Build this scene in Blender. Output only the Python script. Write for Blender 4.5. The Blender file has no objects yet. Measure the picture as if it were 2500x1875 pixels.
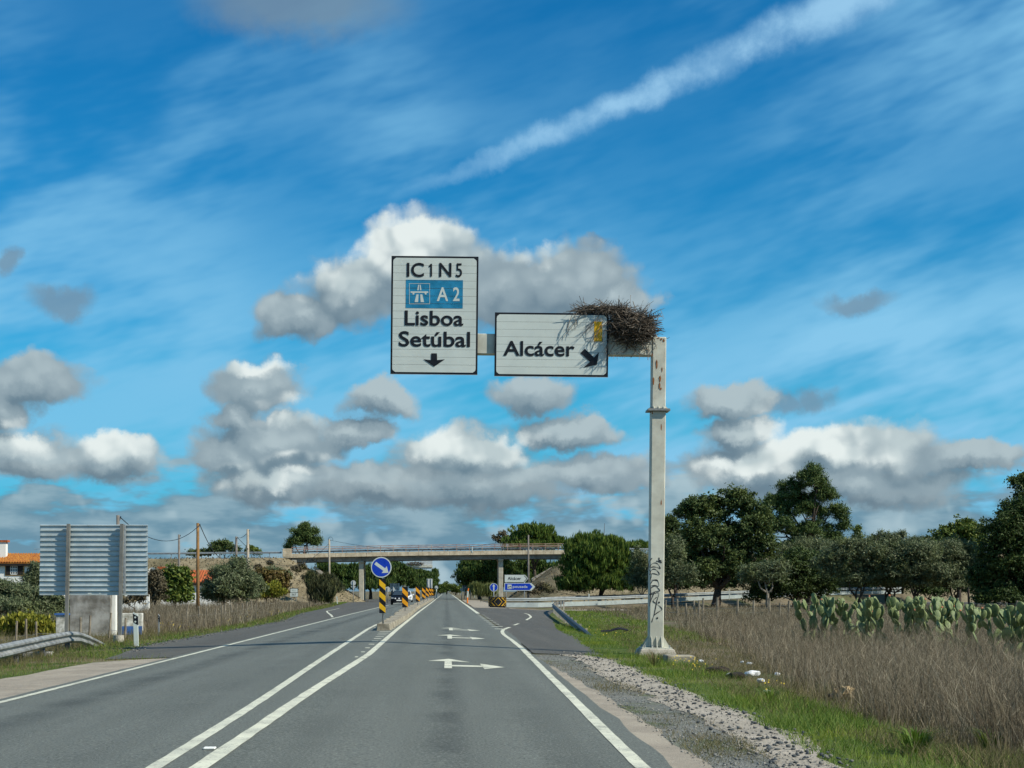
import bpy, bmesh, math, random
import numpy as np
from mathutils import Vector, Matrix, noise as mnoise

S = bpy.context.scene
COL = S.collection
R = math.radians

# ------------------------------------------------------------------ camera
F, VX, VY, CZ = 3756.0, 1090.0, 1443.0, 1.34        # focal length and vanishing point of the 2500 x 1875 photograph
cam_d = bpy.data.cameras.new('camera')
cam = bpy.data.objects.new('camera', cam_d); COL.objects.link(cam)
cam.location = (0, 0, CZ); cam.rotation_euler = (R(90), 0, 0)
cam_d.sensor_width = 36.0; cam_d.lens = 36.0 * F / 2500.0
cam_d.shift_x = (1250 - VX) / 2500.0; cam_d.shift_y = (VY - 937.5) / 2500.0
cam_d.clip_start = 0.2; cam_d.clip_end = 12000
S.camera = cam

# ------------------------------------------------------------------ sun, exposure
SUN_EL, SUN_AZ = R(42), R(116)                       # azimuth clockwise from +Y (the way the road runs)
to_sun = Vector((math.sin(SUN_AZ) * math.cos(SUN_EL), math.cos(SUN_AZ) * math.cos(SUN_EL), math.sin(SUN_EL)))
sd = bpy.data.lights.new('sun', 'SUN'); sd.energy = 4.9; sd.angle = R(0.5); sd.color = (1.0, 0.93, 0.80)
sun = bpy.data.objects.new('sun', sd); COL.objects.link(sun)
sun.rotation_euler = to_sun.to_track_quat('Z', 'Y').to_euler()
S.view_settings.view_transform = 'Standard'; S.view_settings.look = 'None'
S.view_settings.gamma = 1.0; S.view_settings.exposure = 0.18; S.view_settings.use_curve_mapping = False
S.cycles.use_adaptive_sampling = True; S.cycles.adaptive_threshold = 0.015; S.cycles.adaptive_min_samples = 6
S.cycles.max_bounces = 5; S.cycles.diffuse_bounces = 2; S.cycles.glossy_bounces = 2
S.cycles.transparent_max_bounces = 6; S.cycles.caustics_reflective = False; S.cycles.caustics_refractive = False

# ------------------------------------------------------------------ node helper
class NB:
    """small wrapper that writes node trees as expressions"""
    def __init__(s, tree): s.t = tree; s.n = tree.nodes; s.l = tree.links
    def new(s, typ, **kw):
        n = s.n.new(typ)
        for k, v in kw.items(): setattr(n, k, v)
        return n
    def put(s, sock, v):
        if isinstance(v, bpy.types.NodeSocket): s.l.new(v, sock)
        elif isinstance(v, (tuple, list)) and len(v) == 3 and sock.type == 'RGBA': sock.default_value = (*v, 1)
        else: sock.default_value = v
    def m(s, op, a, b=None, c=None, clamp=False):
        n = s.new('ShaderNodeMath', operation=op, use_clamp=clamp)
        for i, v in enumerate((a, b, c)):
            if v is not None: s.put(n.inputs[i], v)
        return n.outputs[0]
    def vm(s, op, a, b=None, c=None, out=0):
        n = s.new('ShaderNodeVectorMath', operation=op)
        for i, v in enumerate((a, b, c)):
            if v is not None: s.put(n.inputs[i], v)
        return n.outputs['Value'] if op in ('LENGTH', 'DOT_PRODUCT', 'DISTANCE') else n.outputs[0]
    def sep(s, v):
        n = s.new('ShaderNodeSeparateXYZ'); s.put(n.inputs[0], v); return n.outputs
    def comb(s, x, y, z=0.0):
        n = s.new('ShaderNodeCombineXYZ')
        for i, v in enumerate((x, y, z)): s.put(n.inputs[i], v)
        return n.outputs[0]
    def noise(s, vec, scale, detail=4, rough=0.55, dist=0.0, color=False):
        n = s.new('ShaderNodeTexNoise'); s.put(n.inputs['Vector'], vec)
        n.inputs['Scale'].default_value = scale; n.inputs['Detail'].default_value = detail
        n.inputs['Roughness'].default_value = rough; n.inputs['Distortion'].default_value = dist
        return n.outputs['Color' if color else 'Fac']
    def ss(s, v, a, b, lo=0.0, hi=1.0, kind='SMOOTHSTEP'):
        n = s.new('ShaderNodeMapRange', interpolation_type=kind)
        s.put(n.inputs[0], v)
        for i, x in enumerate((a, b, lo, hi)): s.put(n.inputs[i + 1], x)
        return n.outputs[0]
    def mix(s, f, a, b, kind='MIX'):
        n = s.new('ShaderNodeMix', data_type='RGBA', blend_type=kind)
        s.put(n.inputs[0], f); s.put(n.inputs[6], a); s.put(n.inputs[7], b)
        return n.outputs[2]

# ------------------------------------------------------------------ sky
world = bpy.data.worlds.new('World'); S.world = world; world.use_nodes = True
world.node_tree.nodes.clear()
def build_sky():
    b = NB(world.node_tree)
    sky = b.new('ShaderNodeTexSky', sky_type='NISHITA', sun_disc=False)
    sky.sun_elevation = SUN_EL; sky.sun_rotation = SUN_AZ
    sky.air_density = 1.0; sky.dust_density = 0.3; sky.ozone_density = 3.0
    d = b.new('ShaderNodeTexCoord').outputs['Generated']
    x, y, z = b.sep(d)
    D = 3756.0 / 1.1302                                   # one radian in the units the clouds are listed in
    U = b.m('MULTIPLY', b.m('ARCTAN2', x, y), D)
    V = b.m('MULTIPLY', b.m('ARCSINE', z), D)
    def uv(px, py):                                       # where a cloud stands: azimuth and elevation
        px, py = px * 1.1302 - VX, VY - py * 1.1302
        return math.atan2(px, F) * D, math.atan2(py, math.hypot(F, px)) * D
    P = b.comb(U, V, 0.0)
    base = b.new('ShaderNodeHueSaturation'); base.inputs['Saturation'].default_value = 1.32
    base.inputs['Value'].default_value = 1.0
    b.l.new(sky.outputs[0], base.inputs['Color'])
    col = b.mix(1.0, base.outputs[0], (0.13, 0.97, 1.12), 'MULTIPLY')
    K = 1.0 / 0.1                                          # sky strength below is 0.1
    def c(r, g, bl):
        f = lambda v: ((v / 255 + 0.055) / 1.055) ** 2.4 if v > 10 else v / 255 / 12.92
        return (f(r) * K, f(g) * K, f(bl) * K)
    low_blue = b.ss(V, 40, 620)
    col = b.mix(b.m('MULTIPLY', b.m('SUBTRACT', 1.0, low_blue), 0.8), col, c(62, 168, 216))
    def noise2(vec, scale, detail=4, rough=0.55, dist=0.0, color=False):
        o = b.noise(vec, scale, detail, rough, dist, color); o.node.noise_dimensions = '2D'; return o
    T = b.vm('SCALE', P); T.node.inputs['Scale'].default_value = 1 / D
    # thin high cloud, combed across the sky
    streak = b.comb(b.m('ADD', b.m('MULTIPLY', U, 0.0016), b.m('MULTIPLY', V, 0.0006)),
                    b.m('SUBTRACT', b.m('MULTIPLY', V, 0.0058), b.m('MULTIPLY', U, 0.0017)))
    n1 = noise2(streak, 1.0, 4, 0.60, 0.0)
    n1b = noise2(b.vm('ADD', T, (3.1, 7.2, 0)), 4.2, 1, 0.5)
    cir = b.m('MULTIPLY', b.ss(n1, 0.32, 0.82), b.ss(n1b, 0.34, 0.66))
    veil = b.ss(V, 320, 1000, 0.56, 0.06)
    veil = b.m('MULTIPLY', veil, b.ss(n1, 0.25, 0.62, 0.15, 1.15))
    cir = b.m('ADD', b.m('MULTIPLY', cir, 0.74), b.m('MULTIPLY', veil, 1.1), clamp=True)
    col = b.mix(cir, col, c(134, 198, 234))
    # noise shared by every cloud
    wa = noise2(T, 20, 6, 0.62, color=True)
    wc = b.vm('SUBTRACT', wa, (0.5, 0.5, 0.5))
    wx, wy, wz = b.sep(wc)
    def warp(amt):
        w = b.vm('SCALE', wc); w.node.inputs['Scale'].default_value = amt
        return b.vm('ADD', P, w)
    # vapour trail
    (x0, y0), (x1, y1) = uv(940, 395), uv(1850, -10)
    L = math.hypot(x1 - x0, y1 - y0); ax, ay = (x1 - x0) / L, (y1 - y0) / L
    Pc = b.vm('SUBTRACT', warp(70), (x0, y0, 0))
    al = b.vm('DOT_PRODUCT', Pc, (ax, ay, 0)); ac = b.vm('DOT_PRODUCT', Pc, (-ay, ax, 0))
    wid = b.ss(al, 0, L, 14, 38, 'LINEAR')
    tr = b.m('SUBTRACT', 1.0, b.m('ABSOLUTE', b.m('DIVIDE', b.m('ADD', ac, b.m('MULTIPLY', b.m('SINE', b.m('MULTIPLY', al, 0.0031)), -5)), wid)))
    tr = b.m('MULTIPLY', b.ss(tr, -0.55, 0.8), b.ss(al, -160, 380))
    tr = b.m('MULTIPLY', tr, b.ss(wz, -0.2, 0.14, 0.35, 0.82))
    col = b.mix(tr, col, c(160, 208, 240))
    # heaped clouds: (x, y, half width, half height)
    def field(blobs, P, k):
        acc = None
        for (px, py, rx, ry) in blobs:
            u, v = uv(px, py)
            n = b.vm('LENGTH', b.vm('MULTIPLY_ADD', P, (1 / rx, 1 / ry, 0), (-u / rx, -v / ry, 0)))
            acc = n if acc is None else b.m('SMOOTH_MIN', acc, n, k)
        return acc
    grey = [(650, 690, 100, 55), (770, 625, 130, 90), (905, 570, 150, 110), (1070, 625, 160, 85), (1235, 615, 150, 88), (1335, 650, 90, 50),
            (70, 830, 125, 58), (10, 880, 60, 55), (60, 985, 120, 58), (245, 995, 115, 52),
            (550, 840, 92, 62), (505, 910, 55, 34), (600, 955, 155, 62), (490, 990, 72, 50), (765, 925, 85, 32),
            (620, 1045, 190, 55), (810, 1050, 170, 52), (820, 862, 95, 38), (1140, 856, 95, 48), (1225, 932, 120, 38),
            (1000, 985, 150, 66), (1010, 1045, 270, 60), (1300, 1030, 150, 52), (1575, 862, 100, 38),
            (1595, 930, 85, 40), (1640, 1005, 150, 66), (1800, 985, 130, 62), (1925, 985, 125, 80), (2090, 985, 130, 36),
            (1850, 1045, 240, 52)]
    soft = [(130, 645, 75, 34), (8, 555, 26, 30), (1290, 525, 45, 18), (1700, 870, 70, 26), (1840, 657, 80, 26), (1835, 655, 50, 16), (1770, 856, 50, 30), (640, 0, 240, 85), (620, -10, 150, 60)]
    Pw = warp(105.0)
    vo = b.new('ShaderNodeTexVoronoi', voronoi_dimensions='2D', feature='SMOOTH_F1'); vo.inputs['Scale'].default_value = 0.021; vo.inputs['Smoothness'].default_value = 0.35
    b.l.new(b.vm('MULTIPLY', warp(60.0), (1.0, 1.25, 1.0)), vo.inputs['Vector']); puff = b.m('SUBTRACT', 0.45, vo.outputs['Distance'])   # round heads
    D0 = b.m('SUBTRACT', 1.0, field(grey, Pw, 0.25))
    Dg = b.m('ADD', D0, b.m('MULTIPLY', puff, 0.26))
    ag = b.ss(Dg, -0.18, 0.26)
    asf = b.ss(b.m('SUBTRACT', 1.0, field(soft, Pw, 0.2)), -0.25, 0.6, 0.0, 0.72)
    # low layer towards the horizon, all the way round, and heaps outside the view
    q = b.comb(b.m('MULTIPLY', U, 0.0050), b.m('MULTIPLY', V, 0.0165))
    nl = noise2(q, 1.0, 4, 0.55, 0.0)
    low = b.m('MULTIPLY', b.ss(V, 260, 420, 1.0, 0.0), b.ss(b.m('ADD', nl, b.ss(V, 70, 330, 0.36, -0.22, 'LINEAR')), 0.42, 0.62))
    away = b.ss(b.m('ABSOLUTE', b.m('SUBTRACT', U, 110)), 1250, 1700)
    nh = b.m('ADD', noise2(T, 6.5, 2, 0.5), b.m('MULTIPLY', wz, 0.3))
    heap = b.m('MULTIPLY', b.m('MULTIPLY', b.ss(nh, 0.52, 0.63), away), b.ss(V, 600, 1500, 1.0, 0.35))
    # light and relief of the heaps
    na = noise2(b.vm('ADD', T, (-0.005, -0.013, 0)), 22, 3, 0.5); nb = noise2(T, 22, 3, 0.5)
    relief = b.m('SUBTRACT', nb, na)
    bright = [(875, 505, 120, 60), (790, 560, 75, 60), (705, 610, 60, 45), (965, 515, 80, 45), (1145, 510, 62, 46), (880, 560, 110, 40),
              (630, 893, 66, 26), (645, 1000, 70, 22), (540, 1045, 85, 32), (925, 948, 66, 38), (1065, 965, 110, 34), (985, 975, 90, 30),
              (235, 965, 70, 36), (25, 945, 62, 30), (1725, 940, 110, 50), (1610, 985, 95, 40), (1912, 935, 80, 58), (1760, 985, 90, 36), (560, 795, 60, 18)]
    Db = b.m('SUBTRACT', 1.0, field(bright, warp(80.0), 0.2))
    # sunlit heads and shaded bases: how fast the cloud thins out towards the sun side above
    D1 = b.m('SUBTRACT', 1.0, field(grey, b.vm('ADD', Pw, (14.0, 34.0, 0.0)), 0.25))
    L = b.m('ADD', b.m('SUBTRACT', D0, D1), b.m('ADD', b.m('MULTIPLY', puff, 0.45), b.m('MULTIPLY', relief, 1.1)))
    bt = b.m('MULTIPLY', b.ss(b.m('ADD', Db, b.m('MULTIPLY', puff, 0.5)), -0.55, 0.45), b.ss(L, -0.40, 0.45))
    g1 = b.mix(b.ss(L, -0.75, 0.15), c(106, 128, 142), c(143, 161, 170))
    g1 = b.mix(b.ss(L, 0.05, 0.85), g1, c(176, 192, 197))
    lowc = b.mix(b.ss(nl, 0.40, 0.70), c(106, 140, 159), c(146, 172, 184))
    lowc = b.mix(b.ss(relief, 0.02, 0.22, 0.0, 0.6), lowc, c(184, 204, 210))
    col = b.mix(b.m('MULTIPLY', low, 0.92), col, lowc)
    col = b.mix(asf, col, c(118, 142, 160))
    gb = b.mix(bt, g1, b.mix(b.ss(b.m('ADD', nb, relief), 0.30, 0.66), c(190, 204, 206), c(232, 240, 237)))
    col = b.mix(b.m('MULTIPLY', ag, 0.96), col, gb)
    col = b.mix(heap, col, b.mix(b.ss(b.m('ADD', nh, relief), 0.56, 0.74), c(128, 148, 160), c(205, 215, 214)))
    bg = b.new('ShaderNodeBackground'); bg.inputs['Strength'].default_value = 0.089
    b.l.new(col, bg.inputs['Color'])
    out = b.new('ShaderNodeOutputWorld'); b.l.new(bg.outputs[0], out.inputs[0])
    world.cycles.sampling_method = 'MANUAL'; world.cycles.sample_map_resolution = 512
build_sky()

# ------------------------------------------------------------------ places
def gz(x, y):                                        # height of the ground: a cambered road between lower fields
    d = abs(x + 2.0)
    z = -0.03 * min(d, 6.0)
    t = min(max((d - 6.0) / 5.0, 0), 1); z -= 0.20 * t * t * (3 - 2 * t)
    if d > 9:
        w = min((d - 9) / 6, 1)
        z += w * 0.10 * mnoise.noise(Vector((x * 0.06, y * 0.06, 1.3)))
    return z
def G(px, py):                                       # the point of the ground seen at a pixel of the photograph
    z = -0.2
    for _ in range(25):
        Y = (CZ - z) * F / (py - VY); X = (px - VX) * Y / F; z = gz(X, Y)
    return Vector((X, Y, z))
def W(px, py, Y): return Vector(((px - VX) * Y / F, Y, CZ - (py - VY) * Y / F))
def gp(x, y, dz=0.0): return Vector((x, y, gz(x, y) + dz))

# ------------------------------------------------------------------ materials
MATS = {}
def mat(name, col, rough=0.8, var=0.18, scale=6.0, col2=None, metal=0.0, bump=0.0, bscale=None, spec=0.3, detail=4, coat=0.0):
    if name in MATS: return MATS[name]
    m = bpy.data.materials.new(name); m.use_nodes = True; m.node_tree.nodes.clear()
    b = NB(m.node_tree)
    p = b.new('ShaderNodeBsdfPrincipled'); o = b.new('ShaderNodeOutputMaterial'); b.l.new(p.outputs[0], o.inputs[0])
    co = b.new('ShaderNodeTexCoord').outputs['Object']
    lo = tuple(c * (1 - var) for c in col); hi = col2 or tuple(min(1, c * (1 + var)) for c in col)
    n = b.noise(co, scale, detail, 0.6)
    b.l.new(b.mix(b.ss(n, 0.3, 0.7), lo, hi), p.inputs['Base Color'])
    b.put(p.inputs['Roughness'], b.ss(n, 0.3, 0.7, max(rough - 0.08, 0.03), min(rough + 0.08, 1)))
    p.inputs['Metallic'].default_value = metal; p.inputs['Specular IOR Level'].default_value = spec
    if coat: p.inputs['Coat Weight'].default_value = coat; p.inputs['Coat Roughness'].default_value = 0.05
    if bump:
        bn = b.new('ShaderNodeBump'); bn.inputs['Strength'].default_value = bump; bn.inputs['Distance'].default_value = 0.02
        b.l.new(b.noise(co, bscale or scale * 6, 5, 0.6), bn.inputs['Height']); b.l.new(bn.outputs[0], p.inputs['Normal'])
    MATS[name] = m; return m
def leafmat(name, cols, trans=0.22, rough=0.6, patch=None):
    if name in MATS: return MATS[name]
    m = bpy.data.materials.new(name); m.use_nodes = True; m.node_tree.nodes.clear()
    b = NB(m.node_tree)
    g = b.new('ShaderNodeNewGeometry').outputs['Random Per Island']
    r = b.new('ShaderNodeValToRGB'); b.l.new(g, r.inputs[0]); e = r.color_ramp.elements
    e[0].color = (*cols[0], 1); e[1].color = (*cols[-1], 1); e[1].position = 1.0
    for i, c in enumerate(cols[1:-1]):
        k = e.new((i + 1) / (len(cols) - 1)); k.color = (*c, 1)
    colour = r.outputs[0]
    if patch:                                            # plants of another tint grow in drifts
        pn = b.noise(b.new('ShaderNodeTexCoord').outputs['Object'], patch[1], 3, 0.6)
        colour = b.mix(b.ss(pn, patch[3], patch[3] + 0.16, 0.0, patch[2]), colour, b.mix(0.5, patch[0], b.mix(1.0, colour, patch[0], 'ADD')))
    p = b.new('ShaderNodeBsdfPrincipled'); b.l.new(colour, p.inputs['Base Color'])
    p.inputs['Roughness'].default_value = rough; p.inputs['Specular IOR Level'].default_value = 0.25
    o = b.new('ShaderNodeOutputMaterial')
    if trans:
        t = b.new('ShaderNodeBsdfTranslucent'); b.l.new(colour, t.inputs[0])
        x = b.new('ShaderNodeMixShader'); x.inputs[0].default_value = trans
        b.l.new(p.outputs[0], x.inputs[1]); b.l.new(t.outputs[0], x.inputs[2]); b.l.new(x.outputs[0], o.inputs[0])
    else: b.l.new(p.outputs[0], o.inputs[0])
    MATS[name] = m; return m

# ------------------------------------------------------------------ objects
def tag(o, label=None, cat=None, group=None, kind=None):
    if label: o['label'] = label
    if cat: o['category'] = cat
    if group: o['group'] = group
    if kind: o['kind'] = kind
    return o
def thing(name, label, cat, loc=(0, 0, 0), rz=0.0, group=None):
    o = bpy.data.objects.new(name, None); COL.objects.link(o); o.empty_display_size = 0.2
    o.location = loc; o.rotation_euler = (0, 0, rz)
    return tag(o, label, cat, group)
def copy_tree(o, parent=None):
    c = o.copy(); COL.objects.link(c)
    if parent is not None: c.parent = parent
    for ch in [k for k in CHILDREN.get(o.name, [])]:
        copy_tree(ch, c)
    return c
CHILDREN = {}
def link(o, parent=None):
    COL.objects.link(o)
    if parent is not None:
        o.parent = parent; CHILDREN.setdefault(parent.name, []).append(o)
    return o
def npmesh(name, v, quads=None, tris=None, mats=(), smooth=False):
    me = bpy.data.meshes.new(name); v = np.asarray(v, np.float32)
    me.vertices.add(len(v)); me.vertices.foreach_set('co', v.ravel())
    li, ls = [], []; st = 0
    if quads is not None and len(quads):
        q = np.asarray(quads, np.int32); li.append(q.ravel()); ls.append(np.arange(len(q)) * 4); st = q.size
    if tris is not None and len(tris):
        t = np.asarray(tris, np.int32); li.append(t.ravel()); ls.append(st + np.arange(len(t)) * 3)
    li = np.concatenate(li).astype(np.int32); ls = np.concatenate(ls).astype(np.int32)
    me.loops.add(len(li)); me.loops.foreach_set('vertex_index', li)
    me.polygons.add(len(ls)); me.polygons.foreach_set('loop_start', ls)
    for m in mats: me.materials.append(m)
    me.update(calc_edges=True)
    if smooth: me.polygons.foreach_set('use_smooth', [True] * len(ls))
    return me
class MB:
    """collects shapes into one mesh"""
    def __init__(s): s.v = []; s.f = []; s.mi = []; s.cur = 0
    def add(s, vs, fs):
        o = len(s.v); s.v += [tuple(v) for v in vs]; s.f += [tuple(i + o for i in f) for f in fs]; s.mi += [s.cur] * len(fs); return s
    def box(s, x0, x1, y0, y1, z0, z1):
        vs = [(x, y, z) for z in (z0, z1) for y in (y0, y1) for x in (x0, x1)]
        return s.add(vs, [(0, 2, 3, 1), (4, 5, 7, 6), (0, 1, 5, 4), (2, 6, 7, 3), (0, 4, 6, 2), (1, 3, 7, 5)])
    def cyl(s, p, q, r0, r1=None, n=10, cap=True):
        p, q = Vector(p), Vector(q); r1 = r0 if r1 is None else r1
        d = (q - p).normalized(); u = d.orthogonal().normalized(); w = d.cross(u)
        vs = [p + (u * math.cos(a) + w * math.sin(a)) * r0 for a in [2 * math.pi * i / n for i in range(n)]]
        vs += [q + (u * math.cos(a) + w * math.sin(a)) * r1 for a in [2 * math.pi * i / n for i in range(n)]]
        fs = [(i, (i + 1) % n, n + (i + 1) % n, n + i) for i in range(n)]
        if cap: fs += [tuple(range(n - 1, -1, -1)), tuple(range(n, 2 * n))]
        return s.add(vs, fs)
    def tube(s, pts, r, n=6):
        pts = [Vector(p) for p in pts]; rs = r if isinstance(r, (list, tuple)) else [r] * len(pts)
        vs = []; up = None
        for i, p in enumerate(pts):
            d = (pts[min(i + 1, len(pts) - 1)] - pts[max(i - 1, 0)]).normalized()
            u = d.orthogonal().normalized() if up is None else (up - d * up.dot(d)).normalized(); up = u; w = d.cross(u)
            vs += [p + (u * math.cos(2 * math.pi * k / n) + w * math.sin(2 * math.pi * k / n)) * rs[i] for k in range(n)]
        fs = [(i * n + k, i * n + (k + 1) % n, (i + 1) * n + (k + 1) % n, (i + 1) * n + k) for i in range(len(pts) - 1) for k in range(n)]
        fs += [tuple(range(n - 1, -1, -1)), tuple(range((len(pts) - 1) * n, len(pts) * n))]
        return s.add(vs, fs)
    def prism(s, poly, y0, y1):                       # outline in x, z (counter-clockwise seen from -y), from y0 (front) to y1
        n = len(poly); vs = [(x, y0, z) for x, z in poly] + [(x, y1, z) for x, z in poly]
        return s.add(vs, [tuple(range(n)), tuple(range(2 * n - 1, n - 1, -1))] + [(i, n + i, n + (i + 1) % n, (i + 1) % n) for i in range(n)])
    def sweep(s, prof, path, side):                   # profile (offset, height) along a path; side = +1 right of travel, -1 left
        n = len(prof); vs = []
        for i, p in enumerate(path):
            d = Vector(path[min(i + 1, len(path) - 1)]) - Vector(path[max(i - 1, 0)]); d.z = 0; d.normalize()
            r = Vector((d.y, -d.x, 0)) * side
            vs += [Vector(p) + r * a + Vector((0, 0, h)) for a, h in prof]
        return s.add(vs, [(i * n + k, i * n + k + 1, (i + 1) * n + k + 1, (i + 1) * n + k) for i in range(len(path) - 1) for k in range(n - 1)])
    def mesh(s, name, mats, smooth=False, bevel=0.0):
        me = bpy.data.meshes.new(name); me.from_pydata(s.v, [], s.f)
        for m in (mats if isinstance(mats, (list, tuple)) else [mats]): me.materials.append(m)
        if any(s.mi): me.polygons.foreach_set('material_index', s.mi)
        if bevel:
            bm = bmesh.new(); bm.from_mesh(me)
            bmesh.ops.bevel(bm, geom=bm.edges[:], offset=bevel, segments=1, affect='EDGES', clamp_overlap=True)
            bm.to_mesh(me); bm.free()
        if smooth: me.polygons.foreach_set('use_smooth', [True] * len(me.polygons))
        me.update(); return me
    def build(s, name, mats, parent=None, smooth=False, bevel=0.0, off=None):
        if off is not None: s.v = [(x - off[0], y - off[1], z - off[2]) for x, y, z in s.v]
        return link(bpy.data.objects.new(name, s.mesh(name, mats, smooth, bevel)), parent)
def obj(name, me, parent=None, loc=None):
    o = bpy.data.objects.new(name, me)
    if loc is not None: o.location = loc
    return link(o, parent)

_dg = None
def text_mesh(body, x0, x1, z0, z1, y, mt, bold=0.0, shear=0.0, depth=0.002):
    """lettering fitted into a box of the x-z plane, facing -y"""
    cu = bpy.data.curves.new('lettering', 'FONT'); cu.body = body; cu.offset = bold; cu.shear = shear; cu.resolution_u = 4
    o = bpy.data.objects.new('lettering', cu); COL.objects.link(o)
    me = bpy.data.meshes.new_from_object(o.evaluated_get(bpy.context.evaluated_depsgraph_get()))
    bpy.data.objects.remove(o); bpy.data.curves.remove(cu)
    co = np.empty(len(me.vertices) * 3, np.float32); me.vertices.foreach_get('co', co); co = co.reshape(-1, 3)
    lo, hi = co.min(0), co.max(0); sz = np.maximum(hi - lo, 1e-6)
    new = np.empty_like(co)
    new[:, 0] = x0 + (co[:, 0] - lo[0]) / sz[0] * (x1 - x0); new[:, 2] = z0 + (co[:, 1] - lo[1]) / sz[1] * (z1 - z0); new[:, 1] = y
    me.vertices.foreach_set('co', new.ravel()); me.materials.clear(); me.materials.append(mt); me.update()
    return me
def flat_poly(poly, y):                               # a flat print of given outline (x, z) facing -y
    return MB().add([(x, y, z) for x, z in poly], [tuple(range(len(poly)))])
def disc(cx, cz, r, y, n=32): return [(cx + r * math.cos(2 * math.pi * i / n), cz + r * math.sin(2 * math.pi * i / n)) for i in range(n)]
def rrect(x0, x1, z0, z1, r, n=4):
    out = []
    for cx, cz, a0 in ((x1 - r, z0 + r, -90), (x1 - r, z1 - r, 0), (x0 + r, z1 - r, 90), (x0 + r, z0 + r, 180)):
        out += [(cx + r * math.cos(R(a0 + 90 * i / n)), cz + r * math.sin(R(a0 + 90 * i / n))) for i in range(n + 1)]
    return out

# ------------------------------------------------------------------ ground and roads
def earth_mat(name, cols, scale, bump=0.6, bscale=14, fine=60, speck=None):
    m = bpy.data.materials.new(name); m.use_nodes = True; m.node_tree.nodes.clear(); b = NB(m.node_tree)
    p = b.new('ShaderNodeBsdfPrincipled'); o = b.new('ShaderNodeOutputMaterial'); b.l.new(p.outputs[0], o.inputs[0])
    co = b.new('ShaderNodeTexCoord').outputs['Object']
    n1 = b.noise(co, scale, 5, 0.6); n2 = b.noise(co, fine, 3, 0.6)
    c = b.mix(b.ss(n1, 0.36, 0.64), cols[0], cols[1])
    if len(cols) > 2: c = b.mix(b.ss(b.noise(co, scale * 0.37, 3, 0.5), 0.48, 0.66), c, cols[2])
    c = b.mix(b.ss(n2, 0.3, 0.7, 0.0, 0.55), c, b.mix(0.55, c, (0.0, 0.0, 0.0)))
    if speck: c = b.mix(b.ss(b.noise(co, speck[1], 2, 0.5), speck[2], speck[2] + 0.06), c, speck[0])
    b.l.new(c, p.inputs['Base Color']); p.inputs['Roughness'].default_value = 0.95; p.inputs['Specular IOR Level'].default_value = 0.15
    bn = b.new('ShaderNodeBump'); bn.inputs['Strength'].default_value = bump; bn.inputs['Distance'].default_value = 0.05
    b.l.new(b.m('ADD', b.noise(co, bscale, 5, 0.65), b.m('MULTIPLY', n2, 0.4)), bn.inputs['Height']); b.l.new(bn.outputs[0], p.inputs['Normal'])
    return m
def asphalt_mat(name, base, light, patch, grain=260, tracks=()):
    """worn tar: fine stone grain, long streaks and tyre-darkened tracks that run with the road (object y)"""
    m = bpy.data.materials.new(name); m.use_nodes = True; m.node_tree.nodes.clear(); b = NB(m.node_tree)
    p = b.new('ShaderNodeBsdfPrincipled'); o = b.new('ShaderNodeOutputMaterial'); b.l.new(p.outputs[0], o.inputs[0])
    co = b.new('ShaderNodeTexCoord').outputs['Object']
    x, y, z = b.sep(co)
    st = b.comb(b.m('MULTIPLY', x, 1.6), b.m('MULTIPLY', y, 0.055), 0.0)
    n1 = b.noise(st, 1.0, 4, 0.55); n2 = b.noise(co, 0.45, 4, 0.6); g = b.noise(co, grain, 2, 0.7); g2 = b.noise(co, 38, 3, 0.6)
    c = b.mix(b.ss(n1, 0.3, 0.7), base, light)
    c = b.mix(b.ss(n2, 0.46, 0.72, 0.0, 0.35), c, patch)
    for xc, w, k in tracks:
        wob = b.m('ADD', b.m('SUBTRACT', x, xc), b.m('MULTIPLY', b.m('SUBTRACT', n2, 0.5), 0.5))
        t = b.ss(b.m('ABSOLUTE', wob), 0.0, w, k, 0.0)
        t = b.m('MULTIPLY', t, b.ss(n2, 0.35, 0.6, 0.35, 1.0))
        c = b.mix(t, c, tuple(v * 0.45 for v in base))
    c = b.mix(b.ss(g, 0.28, 0.52, 0.75, 0.0), c, (0.006, 0.006, 0.006))
    c = b.mix(b.ss(g, 0.58, 0.74, 0.0, 0.7), c, tuple(min(1, v * 2.6) for v in light))
    c = b.mix(b.ss(g2, 0.35, 0.65, 0.0, 0.25), c, tuple(v * 0.5 for v in base))
    b.l.new(c, p.inputs['Base Color'])
    p.inputs['Roughness'].default_value = 0.78; p.inputs['Specular IOR Level'].default_value = 0.35
    bn = b.new('ShaderNodeBump'); bn.inputs['Strength'].default_value = 0.35; bn.inputs['Distance'].default_value = 0.006
    b.l.new(b.m('ADD', g, b.m('MULTIPLY', g2, 0.6)), bn.inputs['Height']); b.l.new(bn.outputs[0], p.inputs['Normal'])
    return m
M_soil = earth_mat('dry_grass_soil', [(0.13, 0.108, 0.07), (0.20, 0.165, 0.105), (0.11, 0.12, 0.05)], 0.5)
M_turf = earth_mat('green_turf_soil', [(0.06, 0.10, 0.018), (0.11, 0.14, 0.03), (0.20, 0.17, 0.095)], 0.9, fine=45)
M_asph = asphalt_mat('worn_asphalt', (0.124, 0.134, 0.112), (0.154, 0.165, 0.140), (0.110, 0.118, 0.098), 42, tracks=((-4.7, 0.5, 0.75), (0.05, 0.30, 0.7), (-3.0, 0.4, 0.25), (1.15, 0.4, 0.22), (-1.2, 0.4, 0.22)))
M_asphd = asphalt_mat('dark_coarse_asphalt', (0.086, 0.082, 0.066), (0.114, 0.108, 0.088), (0.130, 0.120, 0.096), 42)
M_sand = earth_mat('pale_sandy_grit', [(0.33, 0.29, 0.23), (0.42, 0.37, 0.29)], 1.3, bump=0.35, fine=70, speck=((0.12, 0.11, 0.09), 16, 0.66))
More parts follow.
